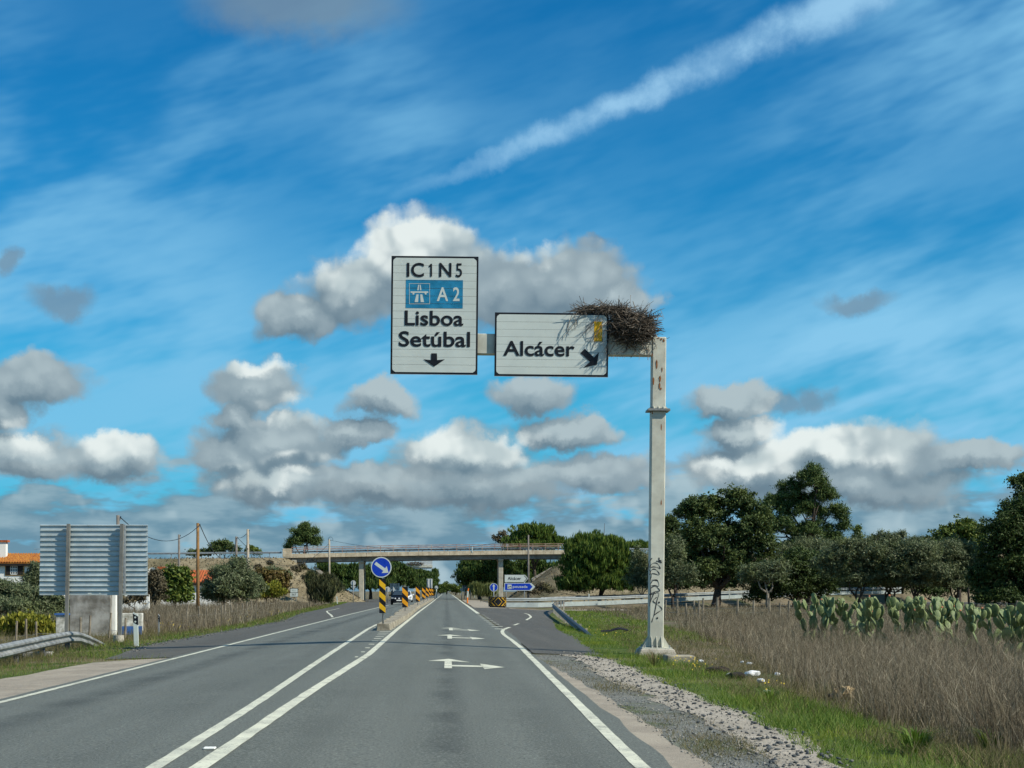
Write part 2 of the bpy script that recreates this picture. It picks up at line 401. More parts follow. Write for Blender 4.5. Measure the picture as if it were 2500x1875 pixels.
M_grav = earth_mat('grey_weedy_gravel', [(0.20, 0.21, 0.185), (0.28, 0.28, 0.25), (0.13, 0.16, 0.07)], 1.6, fine=55, bump=0.9, speck=((0.045, 0.05, 0.05), 22, 0.60))
M_gravp = earth_mat('pale_gravel', [(0.42, 0.375, 0.30), (0.52, 0.465, 0.38), (0.36, 0.325, 0.265)], 1.4, fine=40, bump=0.9, speck=((0.075, 0.08, 0.08), 14, 0.62))
M_line = mat('road_paint', (0.60, 0.60, 0.47), 0.7, 0.12, 3, bump=0.1, bscale=120)
def wear_paint():                                      # thin places where the tar shows through
    b = NB(M_line.node_tree); p = next(n for n in b.n if n.type == 'BSDF_PRINCIPLED'); old = p.inputs['Base Color'].links[0].from_socket
    co = b.new('ShaderNodeTexCoord').outputs['Object']; n1 = b.noise(co, 2.2, 4, 0.65); n2 = b.noise(co, 34, 3, 0.7)
    w = b.ss(b.m('ADD', b.m('MULTIPLY', n1, 0.55), b.m('MULTIPLY', n2, 0.55)), 0.555, 0.70, 0.0, 0.8)
    b.l.new(b.mix(w, old, (0.15, 0.155, 0.13)), p.inputs['Base Color'])
wear_paint()
M_kerb = mat('lichen_concrete', (0.26, 0.225, 0.16), 0.9, 0.4, 2.5, col2=(0.40, 0.36, 0.27), bump=0.6, bscale=30)
M_conc = mat('old_concrete', (0.36, 0.33, 0.27), 0.9, 0.3, 2.0, bump=0.4, bscale=25)
M_bank = earth_mat('scrubby_dry_bank', [(0.20, 0.165, 0.10), (0.31, 0.26, 0.165), (0.14, 0.125, 0.07)], 0.5, bump=0.45, bscale=2.0, fine=7.0)

def grid_sheet(name, xs, ys, zf, mt, kind='structure'):
    v = [(x, y, zf(x, y)) for y in ys for x in xs]; n = len(xs)
    q = [(j * n + i, j * n + i + 1, (j + 1) * n + i + 1, (j + 1) * n + i) for j in range(len(ys) - 1) for i in range(n - 1)]
    o = obj(name, npmesh(name, v, q, mats=[mt], smooth=True)); o['kind'] = kind; return o
xs = sorted(set([-2500, -1500, -900, -500, -300, -200] + list(np.arange(-150, -40, 6.0)) + list(np.arange(-40, 50, 1.0)) + list(np.arange(50, 160, 6.0)) + [200, 300, 500, 900, 1500, 2500]))
ys = sorted(set([-200, -80, -30] + list(np.arange(-10, 90, 1.5)) + list(np.arange(90, 300, 5.0)) + [330, 370, 420, 480, 560, 700, 900, 1300, 2000, 4000, 7000]))
grid_sheet('ground', xs, ys, lambda x, y: gz(x, y) - 0.035, M_soil)

def edge(pts):                                        # an edge given by points of the photograph -> X as a function of Y
    w = sorted([(p.y, p.x) for p in (G(*q) for q in pts)])
    Y = np.array([a for a, _ in w]); X = np.array([c for _, c in w])
    return lambda y: float(np.interp(y, Y, X))
def strip(name, le, re, y0, y1, dz, mt, nx=6, step=0.8, rag=(0, 0), ragscale=1.0, parent=None, kind='structure', seed=0):
    ys = []; y = y0
    while y < y1: ys.append(y); y += step * max(1.0, y / 35.0)
    ys.append(y1); v = []
    for y in ys:
        a, c = le(y), re(y)
        a += rag[0] * mnoise.fractal(Vector((y * ragscale, seed + 0.5, 0)), 1.0, 2.0, 4)
        c += rag[1] * mnoise.fractal(Vector((y * ragscale, seed + 9.5, 0)), 1.0, 2.0, 4)
        for i in range(nx + 1):
            x = a + (c - a) * i / nx; v.append((x, y, gz(x, y) + dz))
    n = nx + 1
    q = [(j * n + i, j * n + i + 1, (j + 1) * n + i + 1, (j + 1) * n + i) for j in range(len(ys) - 1) for i in range(nx)]
    o = obj(name, npmesh(name, v, q, mats=[mt], smooth=True), parent)
    if kind and parent is None: o['kind'] = kind
    return o
const = lambda x: (lambda y: x)
E_lline = edge([(0, 1715.6), (427, 1607.8), (854, 1500), (1004, 1464), (1050, 1454)])              # left edge line
E_ml = edge([(378, 1874), (622, 1719.7), (780, 1613), (900, 1534.6), (922, 1524)])                 # median, left line
E_mr = edge([(488, 1874), (740, 1700), (900, 1597.8), (968, 1538), (1022, 1494.5), (1054, 1471), (1071, 1457.5)])   # median, right line
E_rl = edge([(1568, 1875), (1483, 1791), (1386, 1694), (1304, 1613), (1274, 1583), (1248, 1562)])   # right line before the exit
E_main = edge([(1568, 1875), (1483, 1791), (1386, 1694), (1304, 1613), (1262, 1575), (1212, 1533), (1160, 1494), (1127, 1470), (1112, 1458.5)])
E_ra = edge([(1657, 1875), (1500, 1753), (1396, 1670), (1318, 1610), (1290, 1592)])
E_sand = edge([(1736, 1875), (1500, 1714), (1380, 1640), (1303, 1606)])
E_gl = edge([(1901, 1875), (1736, 1768.5), (1592, 1703), (1500, 1663), (1388, 1605), (1370, 1596)])
E_gr = edge([(2067, 1875), (1934, 1787.5), (1771, 1722), (1636, 1665), (1500, 1611), (1442, 1600), (1420, 1594)])
E_green = edge([(2480, 1875), (2371, 1858), (2180, 1800), (2000, 1752), (1850, 1690), (1720, 1642), (1600, 1604), (1530, 1560), (1460, 1520)])
E_weed = edge([(2560, 1875), (2420, 1832), (2180, 1768), (2010, 1708), (1900, 1655), (1830, 1608), (1720, 1562), (1640, 1515), (1590, 1494)])
E_slip = edge([(1470, 1598), (1456, 1592), (1415, 1564), (1369, 1539), (1340, 1506), (1348, 1494), (1380, 1487)])
E_la = edge([(0, 1722), (244, 1614), (260, 1608), (338, 1579), (529, 1545), (692, 1516), (740, 1496), (843, 1472.5), (876, 1467), (960, 1460), (1040, 1453)])
YN = 4.0
E_roadr = edge([(1650, 1875), (1500, 1751), (1402, 1676), (1325, 1614), (1297, 1594), (1279, 1578), (1264, 1561), (1247, 1546), (1226, 1535), (1208, 1527), (1166, 1496), (1131, 1470), (1115, 1458.5)])
road_r = E_roadr
strip('road', lambda y: E_lline(y) - 0.22, road_r, YN, 700, 0.0, M_asph, nx=16, rag=(0.03, 0.05))
strip('road', lambda y: E_lline(700) + 0.0 * y, lambda y: E_main(700), 700, 2500, 0.0, M_asph, nx=4)
strip('road_shoulder', E_la, lambda y: E_lline(y) - 0.10, G(330, 1607).y, 330, -0.004, M_asphd, nx=6, rag=(0.18, 0.0), ragscale=0.5)
def sand_l(y): return edge([(-330, 1728), (0, 1658.7), (134, 1634), (244, 1614), (423, 1606.6)])(y)
strip('sandy_shoulder', sand_l, lambda y: E_lline(y) - 0.19, YN + 6, G(423, 1606.6).y + 0.3, -0.004, M_sand, nx=6, rag=(0.12, 0.05), ragscale=1.2)
strip('exit_road', lambda y: E_main(y) + 0.2, E_slip, G(1456, 1599).y, G(1340, 1487).y, -0.004, M_asphd, nx=8, rag=(0.02, 0.18), ragscale=0.6)
strip('sandy_edge', lambda y: E_ra(y) - 0.05, E_sand, YN + 6, G(1303, 1606).y, -0.008, M_sand, nx=4, rag=(0.0, 0.12), ragscale=1.6, seed=4)
strip('gravel_verge', lambda y: E_sand(y) - 0.25, lambda y: E_gl(y) + 0.15, YN + 6, G(1388, 1598).y, -0.013, M_grav, nx=4, rag=(0.0, 0.0), seed=7)
strip('gravel_track', E_gl, E_gr, YN + 6, G(1420, 1596).y, -0.009, M_gravp, nx=5, rag=(0.25, 0.25), ragscale=0.9, seed=11)
strip('grass_verge', lambda y: max(E_gr(y) - 0.4, E_slip(y) - 0.3) if y > 36 else E_gr(y) - 0.4, lambda y: E_green(y) + 0.3, YN + 6, G(1400, 1496).y, -0.017, M_turf, nx=6, rag=(0.0, 0.8), ragscale=0.5, seed=3)
strip('grass_verge', lambda y: E_la(y) - 1.7 if y > 36.5 else sand_l(y) - 2.2, lambda y: (E_la(y) + 0.2) if y > 36.5 else sand_l(y) + 0.2, YN + 6, 260, -0.017, M_turf, nx=5, rag=(0.5, 0.0), ragscale=0.4, seed=5)
# across the end of the exit: sandy kerb line and the ramp that runs off to the right
strip('sandy_kerb', lambda y: E_main(y) + 0.6, const(17), G(1300, 1489).y, G(1300, 1484).y, 0.0, M_sand, nx=8, rag=(0.05, 0.1))
strip('ramp_road', lambda y: E_main(y) + 0.6, const(90), G(1300, 1480).y, G(1300, 1470).y, -0.004, M_asphd, nx=12, rag=(0.1, 0.0))
strip('sandy_patch', lambda y: E_main(y) + 0.5, lambda y: E_main(y) + 3.4, G(1190, 1484).y - 1, G(1170, 1466).y, 0.004, M_sand, nx=4, rag=(0.15, 0.3), seed=2)
strip('junction_road', const(-60), lambda y: E_lline(y), G(860, 1466).y + 6, G(860, 1464).y + 30, -0.008, M_asphd, nx=8, rag=(0.2, 0.0))

# painted markings: each line is a part of the road it lies on
ROAD = bpy.data.objects['road']
def paint(path, w, name='marking', dz=0.005, wear=0.012, seed=0.0):
    """path = list of (x, y); a painted band of width w with slightly worn edges"""
    pts = []
    for (a, c) in zip(path[:-1], path[1:]):
        n = max(1, int((Vector(c) - Vector(a)).length / (0.5 * max(1, a[1] / 30))))
        pts += [(Vector(a).lerp(Vector(c), i / n)) for i in range(n)]
    pts.append(Vector(path[-1])); v = []
    for i, p in enumerate(pts):
        d = (pts[min(i + 1, len(pts) - 1)] - pts[max(i - 1, 0)]).normalized(); r = Vector((d.y, -d.x))
        for sg in (-1, 1):
            e = p + r * sg * (w / 2 + wear * mnoise.noise(Vector((p.x * 3, p.y * 3, sg + seed))))
            v.append((e.x, e.y, gz(e.x, e.y) + dz))
    q = [(2 * i, 2 * i + 1, 2 * i + 3, 2 * i + 2) for i in range(len(pts) - 1)]
    return obj(name, npmesh(name, v, q, mats=[M_line]), ROAD)
def along(fn, y0, y1, step=2.0): return [(fn(y), y) for y in np.linspace(y0, y1, max(2, int((y1 - y0) / (step * max(1, y0 / 60))) + 1))]
paint(along(E_lline, 10, 600, 3), 0.12, 'edge_line', seed=1)
paint(along(E_ml, 10, G(922, 1524).y, 1.5), 0.13, 'centre_line', seed=2)
paint(along(E_mr, 10, 600, 1.5), 0.14, 'centre_line', seed=3)
paint(along(E_rl, 10, G(1248, 1562).y, 1.5) + [tuple(G(*p).xy) for p in ((1238, 1555.5), (1231, 1550), (1227, 1545.5), (1226, 1541.5), (1228.5, 1538), (1235, 1534.6), (1245, 1531.5))], 0.13, 'edge_line', seed=4)
paint(along(lambda y: E_main(y) + 0.06, G(1166, 1498).y, 620, 4), 0.24, 'edge_line', seed=5)
paint([tuple(G(*p).xy) for p in ((1255, 1526.5), (1266, 1522.5))], 0.12, 'edge_line')
paint([tuple(G(*p).xy) for p in ((1285, 1514), (1295, 1508), (1296, 1505), (1290, 1500), (1281, 1497.5))], 0.13, 'edge_line')
paint([tuple(G(*p).xy) for p in ((812, 1507), (808, 1501.5), (799, 1495), (798, 1492), (812, 1489), (828, 1485.5))], 0.13, 'edge_line')
for k in range(9):                                     # comb of short bars beside the exit
    y = G(1209, 1535.5).y + k * (G(1170, 1500).y - G(1209, 1535.5).y) / 8.5
    x = E_main(y) + 0.10; paint([(x - 0.22, y), (x + 0.24, y)], 0.62, 'bar_marking', wear=0.0)
for k in range(16):                                    # bars that fill the nose in front of the median
    t = k / 15; py = 1628 - 86 * t ** 0.8; p = G(0, py); a, c = E_ml(p.y) + 0.10, E_mr(p.y) - 0.10
    a = max(a, c - 0.12 - 0.5 * t) if k < 12 else a
    m = (a + c) / 2; h = (c - a) / 2 * (0.5 + 0.42 * min(1, t * 1.6)); paint([(m - h, p.y), (m + h, p.y)], 0.40, 'bar_marking', wear=0.0)
def lane_arrow(px, base_py, tip_py):
    p, t = G(px, base_py), G(px, tip_py); L = t.y - p.y; x = p.x
    w = MB()
    def poly(pts): w.add([(X, Yy, gz(X, Yy) + 0.005) for X, Yy in pts], [tuple(range(len(pts)))])
    poly([(x - .07, p.y), (x + .07, p.y), (x + .075, p.y + L * .70), (x - .065, p.y + L * .70)])
    poly([(x - .40, p.y + L * .70), (x - .065, p.y + L * .70), (x + .075, p.y + L * .70), (x + .44, p.y + L * .67), (x + .02, p.y + L)])
    poly([(x + .07, p.y + L * .19), (x + .66, p.y + L * .21), (x + .66, p.y + L * .35), (x + .07, p.y + L * .33)])
    poly([(x + .66, p.y + L * .02), (x + 1.06, p.y + L * .26), (x + .62, p.y + L * .56)])
    w.build('arrow_marking', M_line, ROAD)
lane_arrow(1094, 1632, 1608.7); lane_arrow(1098, 1559.8, 1549.4); lane_arrow(1101, 1539.3, 1532.6)
p = G(512, 1829); st = MB().box(p.x - .05, p.x + .05, p.y - .05, p.y + .05, p.z, p.z + .018)
tag(st.build('road_stud', mat('stud_white', (0.75, 0.76, 0.7), 0.5), None, bevel=0.006), 'small white raised road stud between the double centre lines', 'road stud')

# ------------------------------------------------------------------ sign gantry over the lane
M_gsteel = mat('painted_gantry_steel', (0.50, 0.49, 0.40), 0.55, 0.12, 2.0, col2=(0.60, 0.60, 0.50), bump=0.05, bscale=30)
M_white = mat('sign_white', (0.55, 0.60, 0.555), 0.45, 0.05, 1.5)
M_black = mat('sign_black', (0.008, 0.009, 0.012), 0.45, 0.1, 4)
M_alu = mat('sign_aluminium', (0.42, 0.45, 0.45), 0.5, 0.15, 3, metal=0.35)
M_azure = mat('sign_azure', (0.015, 0.20, 0.36), 0.45, 0.22, 3.5)
M_blue = mat('sign_blue', (0.006, 0.045, 0.42), 0.4, 0.06, 3)
M_yell = mat('sign_yellow', (0.75, 0.43, 0.012), 0.45, 0.08, 3)
M_rust = mat('rust', (0.24, 0.09, 0.03), 0.9, 0.4, 30)
M_ink = mat('spray_paint', (0.02, 0.022, 0.025), 0.6, 0.2, 30)
M_galv = mat('galvanised_steel', (0.34, 0.37, 0.38), 0.5, 0.16, 5, metal=0.4)
M_galvd = mat('weathered_galvanised_steel', (0.27, 0.28, 0.27), 0.6, 0.3, 3, metal=0.3)

YG = 37.5; MG = YG / F; LEAN = 0.010
gant = thing('sign_gantry', 'tall cream steel cantilever gantry carrying two white direction signs over the lane', 'sign gantry', W(1600, 1597, YG))
gant.rotation_euler = (0, LEAN, 0)
def g(px, py):                                          # photograph -> gantry's own x, z
    dx, dz = (px - 1600) * MG, (1597 - py) * MG
    return (dx * math.cos(LEAN) - dz * math.sin(LEAN), dx * math.sin(LEAN) + dz * math.cos(LEAN))
hw = 0.175
zt, zf = g(1600, 825)[1], g(1600, 1003)[1]
zb = g(1600, 1583)[1]
MB().box(-hw, hw, -hw, hw, zb + .03, zf - .02).build('lower_post', M_gsteel, gant, bevel=0.02)
MB().box(-hw + .006, hw - .006, -hw + .006, hw - .006, zf + .03, zt).build('upper_post', M_gsteel, gant, bevel=0.02)
bz0, bz1 = g(1190, 866)[1], g(1190, 817)[1]; bx0 = g(965, 840)[0]
MB().box(bx0, -hw + .004, -.15, .15, bz0, bz1).build('beam', M_gsteel, gant, bevel=0.015)
fl = MB().box(-.27, .27, -.27, .27, zf - .02, zf + .005).box(-.265, .265, -.265, .265, zf + .008, zf + .03)
fl.build('flange', M_galvd, gant)
def gusset(ax, t, z, h, w, up):                         # triangular stiffener beside the post
    m = MB(); s = 1 if up else -1
    if ax in ('x', '-x'):
        sg = 1 if ax == 'x' else -1
        m.add([(sg * hw, t - .008, z), (sg * (hw + w), t - .008, z), (sg * hw, t - .008, z + s * h), (sg * hw, t + .008, z), (sg * (hw + w), t + .008, z), (sg * hw, t + .008, z + s * h)],
              [(0, 1, 2), (5, 4, 3), (0, 3, 4, 1), (1, 4, 5, 2), (2, 5, 3, 0)])
    else:
        sg = 1 if ax == 'y' else -1
        m.add([(t - .008, sg * hw, z), (t - .008, sg * (hw + w), z), (t - .008, sg * hw, z + s * h), (t + .008, sg * hw, z), (t + .008, sg * (hw + w), z), (t + .008, sg * hw, z + s * h)],
              [(0, 1, 2), (5, 4, 3), (0, 3, 4, 1), (1, 4, 5, 2), (2, 5, 3, 0)])
    m.build('gusset', M_gsteel, gant)
for t in (-.12, .0, .12):
    for ax in ('x', '-x', '-y', 'y'):
        gusset(ax, t, zb + .03, .27, .16, True); gusset(ax, t, zf + .03, .07, .07, True)
MB().box(-.36, .36, -.36, .36, zb, zb + .03).build('base_plate', M_gsteel, gant)
for sx in (-.30, -.1, .1, .30):
    for sy in (-.30, .30): MB().cyl((sx, sy, zb + .028), (sx, sy, zb + .09), .018, n=6).build('anchor_bolt', M_galvd, gant)
pl = MB(); a, c = .40, .56
pl.add([(-c, -c, -.25), (c, -c, -.25), (c, c, -.25), (-c, c, -.25), (-a, -a, zb), (a, -a, zb), (a, a, zb), (-a, a, zb)], [(3, 2, 1, 0), (4, 5, 6, 7), (0, 1, 5, 4), (1, 2, 6, 5), (2, 3, 7, 6), (3, 0, 4, 7)])
pl.build('footing', M_conc, gant, bevel=0.02)
x0 = g(1636, 1600)[0]; x1, z0 = g(1706, 1640); z1 = g(1700, 1598)[1]
MB().box(-.36, .245, -4.5, -3.85, -.40, .15).build('footing_block', M_kerb, gant, bevel=0.02)
# rust stains and spray-painted scrawl on the post
rr = random.Random(5)
def blot(px, py, w, h, n=11):
    x, z = g(px, py); pts = []
    for i in range(n):
        a = 2 * math.pi * i / n; k = 0.7 + 0.5 * rr.random(); pts.append((x + w * MG * k * math.cos(a), z + h * MG * k * math.sin(a)))
    flat_poly(pts, -hw - .003).build('rust_stain', M_rust, gant)
for q in ((1601, 892, 2.0, 10), (1593, 932, 2.6, 9), (1609, 926, 2.4, 8), (1608, 944, 1.8, 8), (1611, 951, 2.8, 3), (1612, 831, 2, 3), (1612, 1228, 1.5, 7), (1618, 834, 2, 4), (1588, 830, 2.5, 2.5), (1605, 828, 3, 1.6), (1590, 870, 1.2, 5), (1614, 905, 1.2, 6), (1590, 1010, 1.5, 4), (1612, 1045, 1.2, 8)): blot(*q)
strokes = [[(275,115),(235,165),(205,220),(190,290),(200,370),(235,430),(215,495)], [(215,330),(260,260),(330,225),(395,245),(435,300),(460,355)],
 [(460,355),(380,325),(300,315),(235,335)], [(235,430),(270,380),(325,365),(385,400),(430,460),(425,500),(350,475),(270,465),(215,495)],
 [(265,465),(250,550),(235,605),(320,605),(395,620),(425,745),(330,730),(235,735),(260,660),(300,620),(390,625)], [(240,735),(240,940),(215,1195)],
 [(240,800),(300,755),(370,760),(445,850),(330,870),(210,940),(420,895),(380,1080),(320,1380),(265,1555)], [(330,870),(255,1050),(215,1195)],
 [(375,995),(310,1050),(300,1090),(370,1140),(460,1210),(495,1270),(440,1310),(340,1380),(300,1450),(265,1555)],
 [(430,110),(425,210)], [(370,180),(490,220)], [(490,185),(420,165)], [(428,1090),(430,1130)], [(385,1445),(393,1480)]]
sm = MB()
for k, st in enumerate(strokes):
    pts = [Vector(g(1560 + x / 9.2125, 1350 + y / 9.2125)) for x, y in st]; fine = []
    for i in range(len(pts) - 1):                         # smooth the corners
        p0, p1, p2, p3 = pts[max(i - 1, 0)], pts[i], pts[i + 1], pts[min(i + 2, len(pts) - 1)]
        for t in (0, .25, .5, .75):
            fine.append(.5 * ((2 * p1) + (p2 - p0) * t + (2 * p0 - 5 * p1 + 4 * p2 - p3) * t * t + (3 * p1 - p0 - 3 * p2 + p3) * t ** 3))
    fine.append(pts[-1]); vs = []
    w = (.008 if k < 9 else .016)
    for i, p in enumerate(fine):
        d = (fine[min(i + 1, len(fine) - 1)] - fine[max(i - 1, 0)]).normalized(); nrm = Vector((-d.y, d.x)) * w * (1.0 + .5 * math.sin(i * .7 + k))
        vs += [(p.x - nrm.x, -hw - .004 - k * .0003, p.y - nrm.y), (p.x + nrm.x, -hw - .004 - k * .0003, p.y + nrm.y)]
    sm.add(vs, [(2 * i, 2 * i + 2, 2 * i + 3, 2 * i + 1) for i in range(len(fine) - 1)])
tag(sm.build('graffiti', M_ink, gant), 'black spray-painted scrawl down the gantry post')

def sign_panel(label, x0, x1, z0, z1, rows, border, yb):
    """back frame, black border ring, white slats with dark joints between them"""
    w = 0.06
    pn = MB().box(x0, x1, yb - .045, yb - .005, z0, z1).build('sign_panel', M_black, gant, bevel=0.006); pn['label'] = label
    edge_ = MB().box(x0 - .004, x1 + .004, yb - .052, yb - .047, z0 - .012, z0 - .002); edge_.build('edge_trim', M_alu, pn)
    a0, a1, c0, c1 = x0 + border, x1 - border, z0 + border, z1 - border
    rim = rrect(a0, a1, c0, c1, .09); h = (c1 - c0) / rows
    for k in range(rows):
        s0, s1 = c0 + k * h + .0025, c0 + (k + 1) * h - .0025
        def xr(z):                                       # rounded panel corners
            t = min(z - c0, c1 - z)
            if t >= .09: return 0.0
            return .09 - math.sqrt(max(0, .09 ** 2 - (.09 - t) ** 2))
        zz = [s0 + (s1 - s0) * i / 4 for i in range(5)] if k in (0, rows - 1) else [s0, s1]
        poly = [(a1 - xr(z), z) for z in zz] + [(a0 + xr(z), z) for z in reversed(zz)]
        MB().prism(poly, yb - .052 - .001 * (k % 2), yb - .044).build('slat', M_white, pn)
    return pn, c0, h
YB = -.20                                               # sign backs stand in front of the beam
Z8 = lambda x, y: g(920 + x / 2.989, 600 + y / 2.989)
def put_text(pn, body, xa, ya, xb, yb, mt, bold=0.03, dy=.062):
    xl, zl = Z8(xa, yb); xh, zh = Z8(xb, ya)
    return obj('lettering', text_mesh(body, xl, xh, zl, zh, YB - dy, mt, bold), pn)
xa, za = Z8(101, 945); xb, zb_ = Z8(741, 95)
pn1, c0, hh = sign_panel('upright white sign with black border listing IC1 N5, A2, Lisboa and Setúbal', xa, xb, za, zb_, 15, .045, YB)
put_text(pn1, 'IC', 220, 141, 346, 243, M_black, .017); flat_poly([Z8(*p) for p in ((391,241),(404,241),(404,148),(394,148),(381,162),(381,174),(391,168))], YB - .062).build('numeral', M_black, pn1)
put_text(pn1, 'N', 455, 142, 545, 243, M_black, .016); put_text(pn1, '5', 576, 145, 622, 245, M_black, .006)
put_text(pn1, 'Lisboa', 205, 490, 631, 595, M_black, .017); put_text(pn1, 'Setúbal', 162, 640, 680, 748, M_black, .017)
bl0, bl1 = Z8(213, 467), Z8(628, 267)
for k in range(15):                                     # azure field, laid on the slats and split like them
    s0, s1 = c0 + k * hh + .005, c0 + (k + 1) * hh - .005; s0, s1 = max(s0, bl0[1]), min(s1, bl1[1])
    if s1 - s0 > .01: MB().prism([(bl0[0], s0), (bl1[0], s0), (bl1[0], s1), (bl0[0], s1)], YB - .058, YB - .0535).build('azure_slat', M_azure, pn1)
put_text(pn1, 'A', 438, 318, 522, 418, M_white, .016); put_text(pn1, '2', 555, 318, 604, 418, M_white, .016)
ic = MB()
def q8(pts): ic.add([(Z8(x, y)[0], YB - .062, Z8(x, y)[1]) for x, y in pts], [tuple(range(len(pts)))])
for p in ([(238,290),(388,290),(388,293),(238,293)], [(238,437),(388,437),(388,440),(238,440)], [(238,293),(241,293),(241,437),(238,437)], [(385,293),(388,293),(388,437),(385,437)],
          [(248,348),(376,348),(376,359),(364,359),(364,371),(352,371),(349,359),(277,359),(274,371),(262,371),(262,359),(248,359)],
          [(303,300),(310,300),(307,340),(296,340)], [(314,300),(321,300),(327,340),(316,340)], [(290,370),(306,370),(303,426),(277,426)], [(318,370),(333,370),(346,426),(321,426)]): q8(p[::-1])
tag(ic.build('motorway_symbol', M_white, pn1), 'white motorway symbol in a square outline')
ar = flat_poly([Z8(*p) for p in ((418,893),(497,840),(441,846),(439,797),(398,797),(396,846),(340,840))], YB - .062); ar.build('arrow', M_black, pn1)
xa, za = Z8(855, 960); xb, zb_ = Z8(1684, 507)
pn2, c0, hh = sign_panel('wide white sign with black border reading Alcácer with a slanting arrow', xa, xb, za, zb_, 8, .045, YB)
put_text(pn2, 'Alcácer', 920, 711, 1438, 815, M_black, .017)
flat_poly([Z8(*p) for p in ((1598,880),(1613,788),(1577,826),(1510,763),(1478,795),(1548,858),(1502,899))], YB - .062).build('arrow', M_black, pn2)
y0, y1 = Z8(1578, 711), Z8(1637, 567); mid = [(y0[0], y0[1]), (y1[0], y0[1]), (y1[0], y1[1]), (y0[0], y1[1])]
flat_poly(mid, YB - .062).build('yellow_patch', M_yell, pn2)
y0, y1 = Z8(1520, 711), Z8(1576, 580); flat_poly([(y0[0], y0[1]), (y1[0], y0[1]), (y1[0], y1[1]), (y0[0], y1[1])], YB - .0615).build('grey_patch', mat('patch_grey', (.52, .55, .51), .5), pn2)  # slightly greyer rectangle left of the yellow one
for px in (1005, 1120, 1260, 1430):                       # clamps that hold the signs to the beam
    x = g(px, 840)[0]; MB().box(x - .04, x + .04, YB - .006, -.145, bz0 - .03, bz1 + .03).build('clamp', M_galvd, gant)

# ------------------------------------------------------------------ nest of twigs
def sticks(rng, n, place, L, r, bend=0.12):
    """n twigs, each a bent three-sided rod; place() gives centre and direction"""
    V, Q = [], []
    for i in range(n):
        c, d = place(rng); d = Vector(d).normalized(); l = rng.uniform(*L) * .5; rad = rng.uniform(*r)
        u = d.orthogonal().normalized(); u = (u * math.cos(i) + d.cross(u) * math.sin(i)); w = d.cross(u)
        pts = [Vector(c) - d * l, Vector(c) + u * l * bend * rng.uniform(-2, 2), Vector(c) + d * l]
        o = len(V)
        for j, p in enumerate(pts):
            k = rad * (1, .85, .45)[j]
            V += [p + (u * math.cos(a) + w * math.sin(a)) * k for a in (0, 2.094, 4.189)]
        for j in (0, 1):
            for a in range(3): Q.append((o + j * 3 + a, o + j * 3 + (a + 1) % 3, o + j * 3 + 3 + (a + 1) % 3, o + j * 3 + 3 + a))
    return V, Q
M_twig = leafmat('twig_wood', [(0.05, 0.040, 0.030), (0.095, 0.078, 0.060), (0.15, 0.127, 0.10), (0.25, 0.215, 0.175)], 0.0, 0.9)
def nest_place(cx, cy, cz, rx, ry, rz):
    def f(r):
        a = r.uniform(0, 2 * math.pi); h = r.uniform(-1, 1); k = r.uniform(.55, 1.0); s = math.sqrt(max(0.06, 1 - h * h * .8))
        c = (cx + rx * s * k * math.cos(a), cy + ry * s * k * math.sin(a), cz + rz * h * (.75 + .25 * k))
        t = Vector((-math.sin(a) * rx, math.cos(a) * ry, 0)).normalized()
        return c, t + Vector((r.gauss(0, .75), r.gauss(0, .75), r.gauss(0, .5)))
    return f
rg = random.Random(11)
ncx, ncz = g(1545, 808); nroot_loc = gant.matrix_basis @ Vector((ncx, 0, ncz))
nest = thing('bird_nest', 'big shaggy stork nest of dry twigs on the gantry beam beside the Alcácer sign', 'nest', nroot_loc)
V1, Q1 = sticks(rg, 1500, nest_place(-.06, -.05, 0.05, .56, .48, .32), (.28, .95), (.005, .012))
V2, Q2 = sticks(rg, 420, nest_place(-.75, -.05, .50, .75, .30, .045), (.3, .8), (.004, .009))
V3, Q3 = sticks(rg, 150, nest_place(0.06, -.05, -.28, .58, .42, .22), (.25, .6), (.004, .008))
o1 = obj('twig_mass', npmesh('twig_mass', V1 + V2 + V3, Q1 + [tuple(i + len(V1) for i in q) for q in Q2] + [tuple(i + len(V1) + len(V2) for i in q) for q in Q3], mats=[M_twig]), nest); o1['kind'] = 'stuff'
core = bmesh.new(); bmesh.ops.create_icosphere(core, subdivisions=3, radius=1.0)
for v in core.verts: v.co = Vector((v.co.x * .50, v.co.y * .40 - .05, v.co.z * .32 + .03)) * (1 + .18 * mnoise.noise(v.co * 3))
me = bpy.data.meshes.new('nest_core'); core.to_mesh(me); core.free(); me.materials.append(mat('nest_dark', (.03, .022, .015), .95)); obj('nest_core', me, nest)
def loose(px, py, qx, qy, dy, r=.011, fork=3):            # single twigs that stick out of the nest
    p, q = Vector((*g(px, py),)), Vector((*g(qx, qy),))
    a = Vector((p.x - ncx, dy, p.y - ncz)); c = Vector((q.x - ncx, dy - .05, q.y - ncz)); m = (a + c) / 2 + Vector((rg.uniform(-.03, .03), -.03, rg.uniform(-.03, .03)))
    w = MB().tube([a, m, c], [r, r * .8, r * .4], 4)
    for k in range(fork):
        s = a.lerp(c, .35 + .18 * k); e = s + Vector((rg.uniform(-.14, .12), -.02, rg.uniform(-.22, -.04))); w.tube([s, e], [r * .6, r * .3], 3)
    w.build('twig', M_twig, nest)
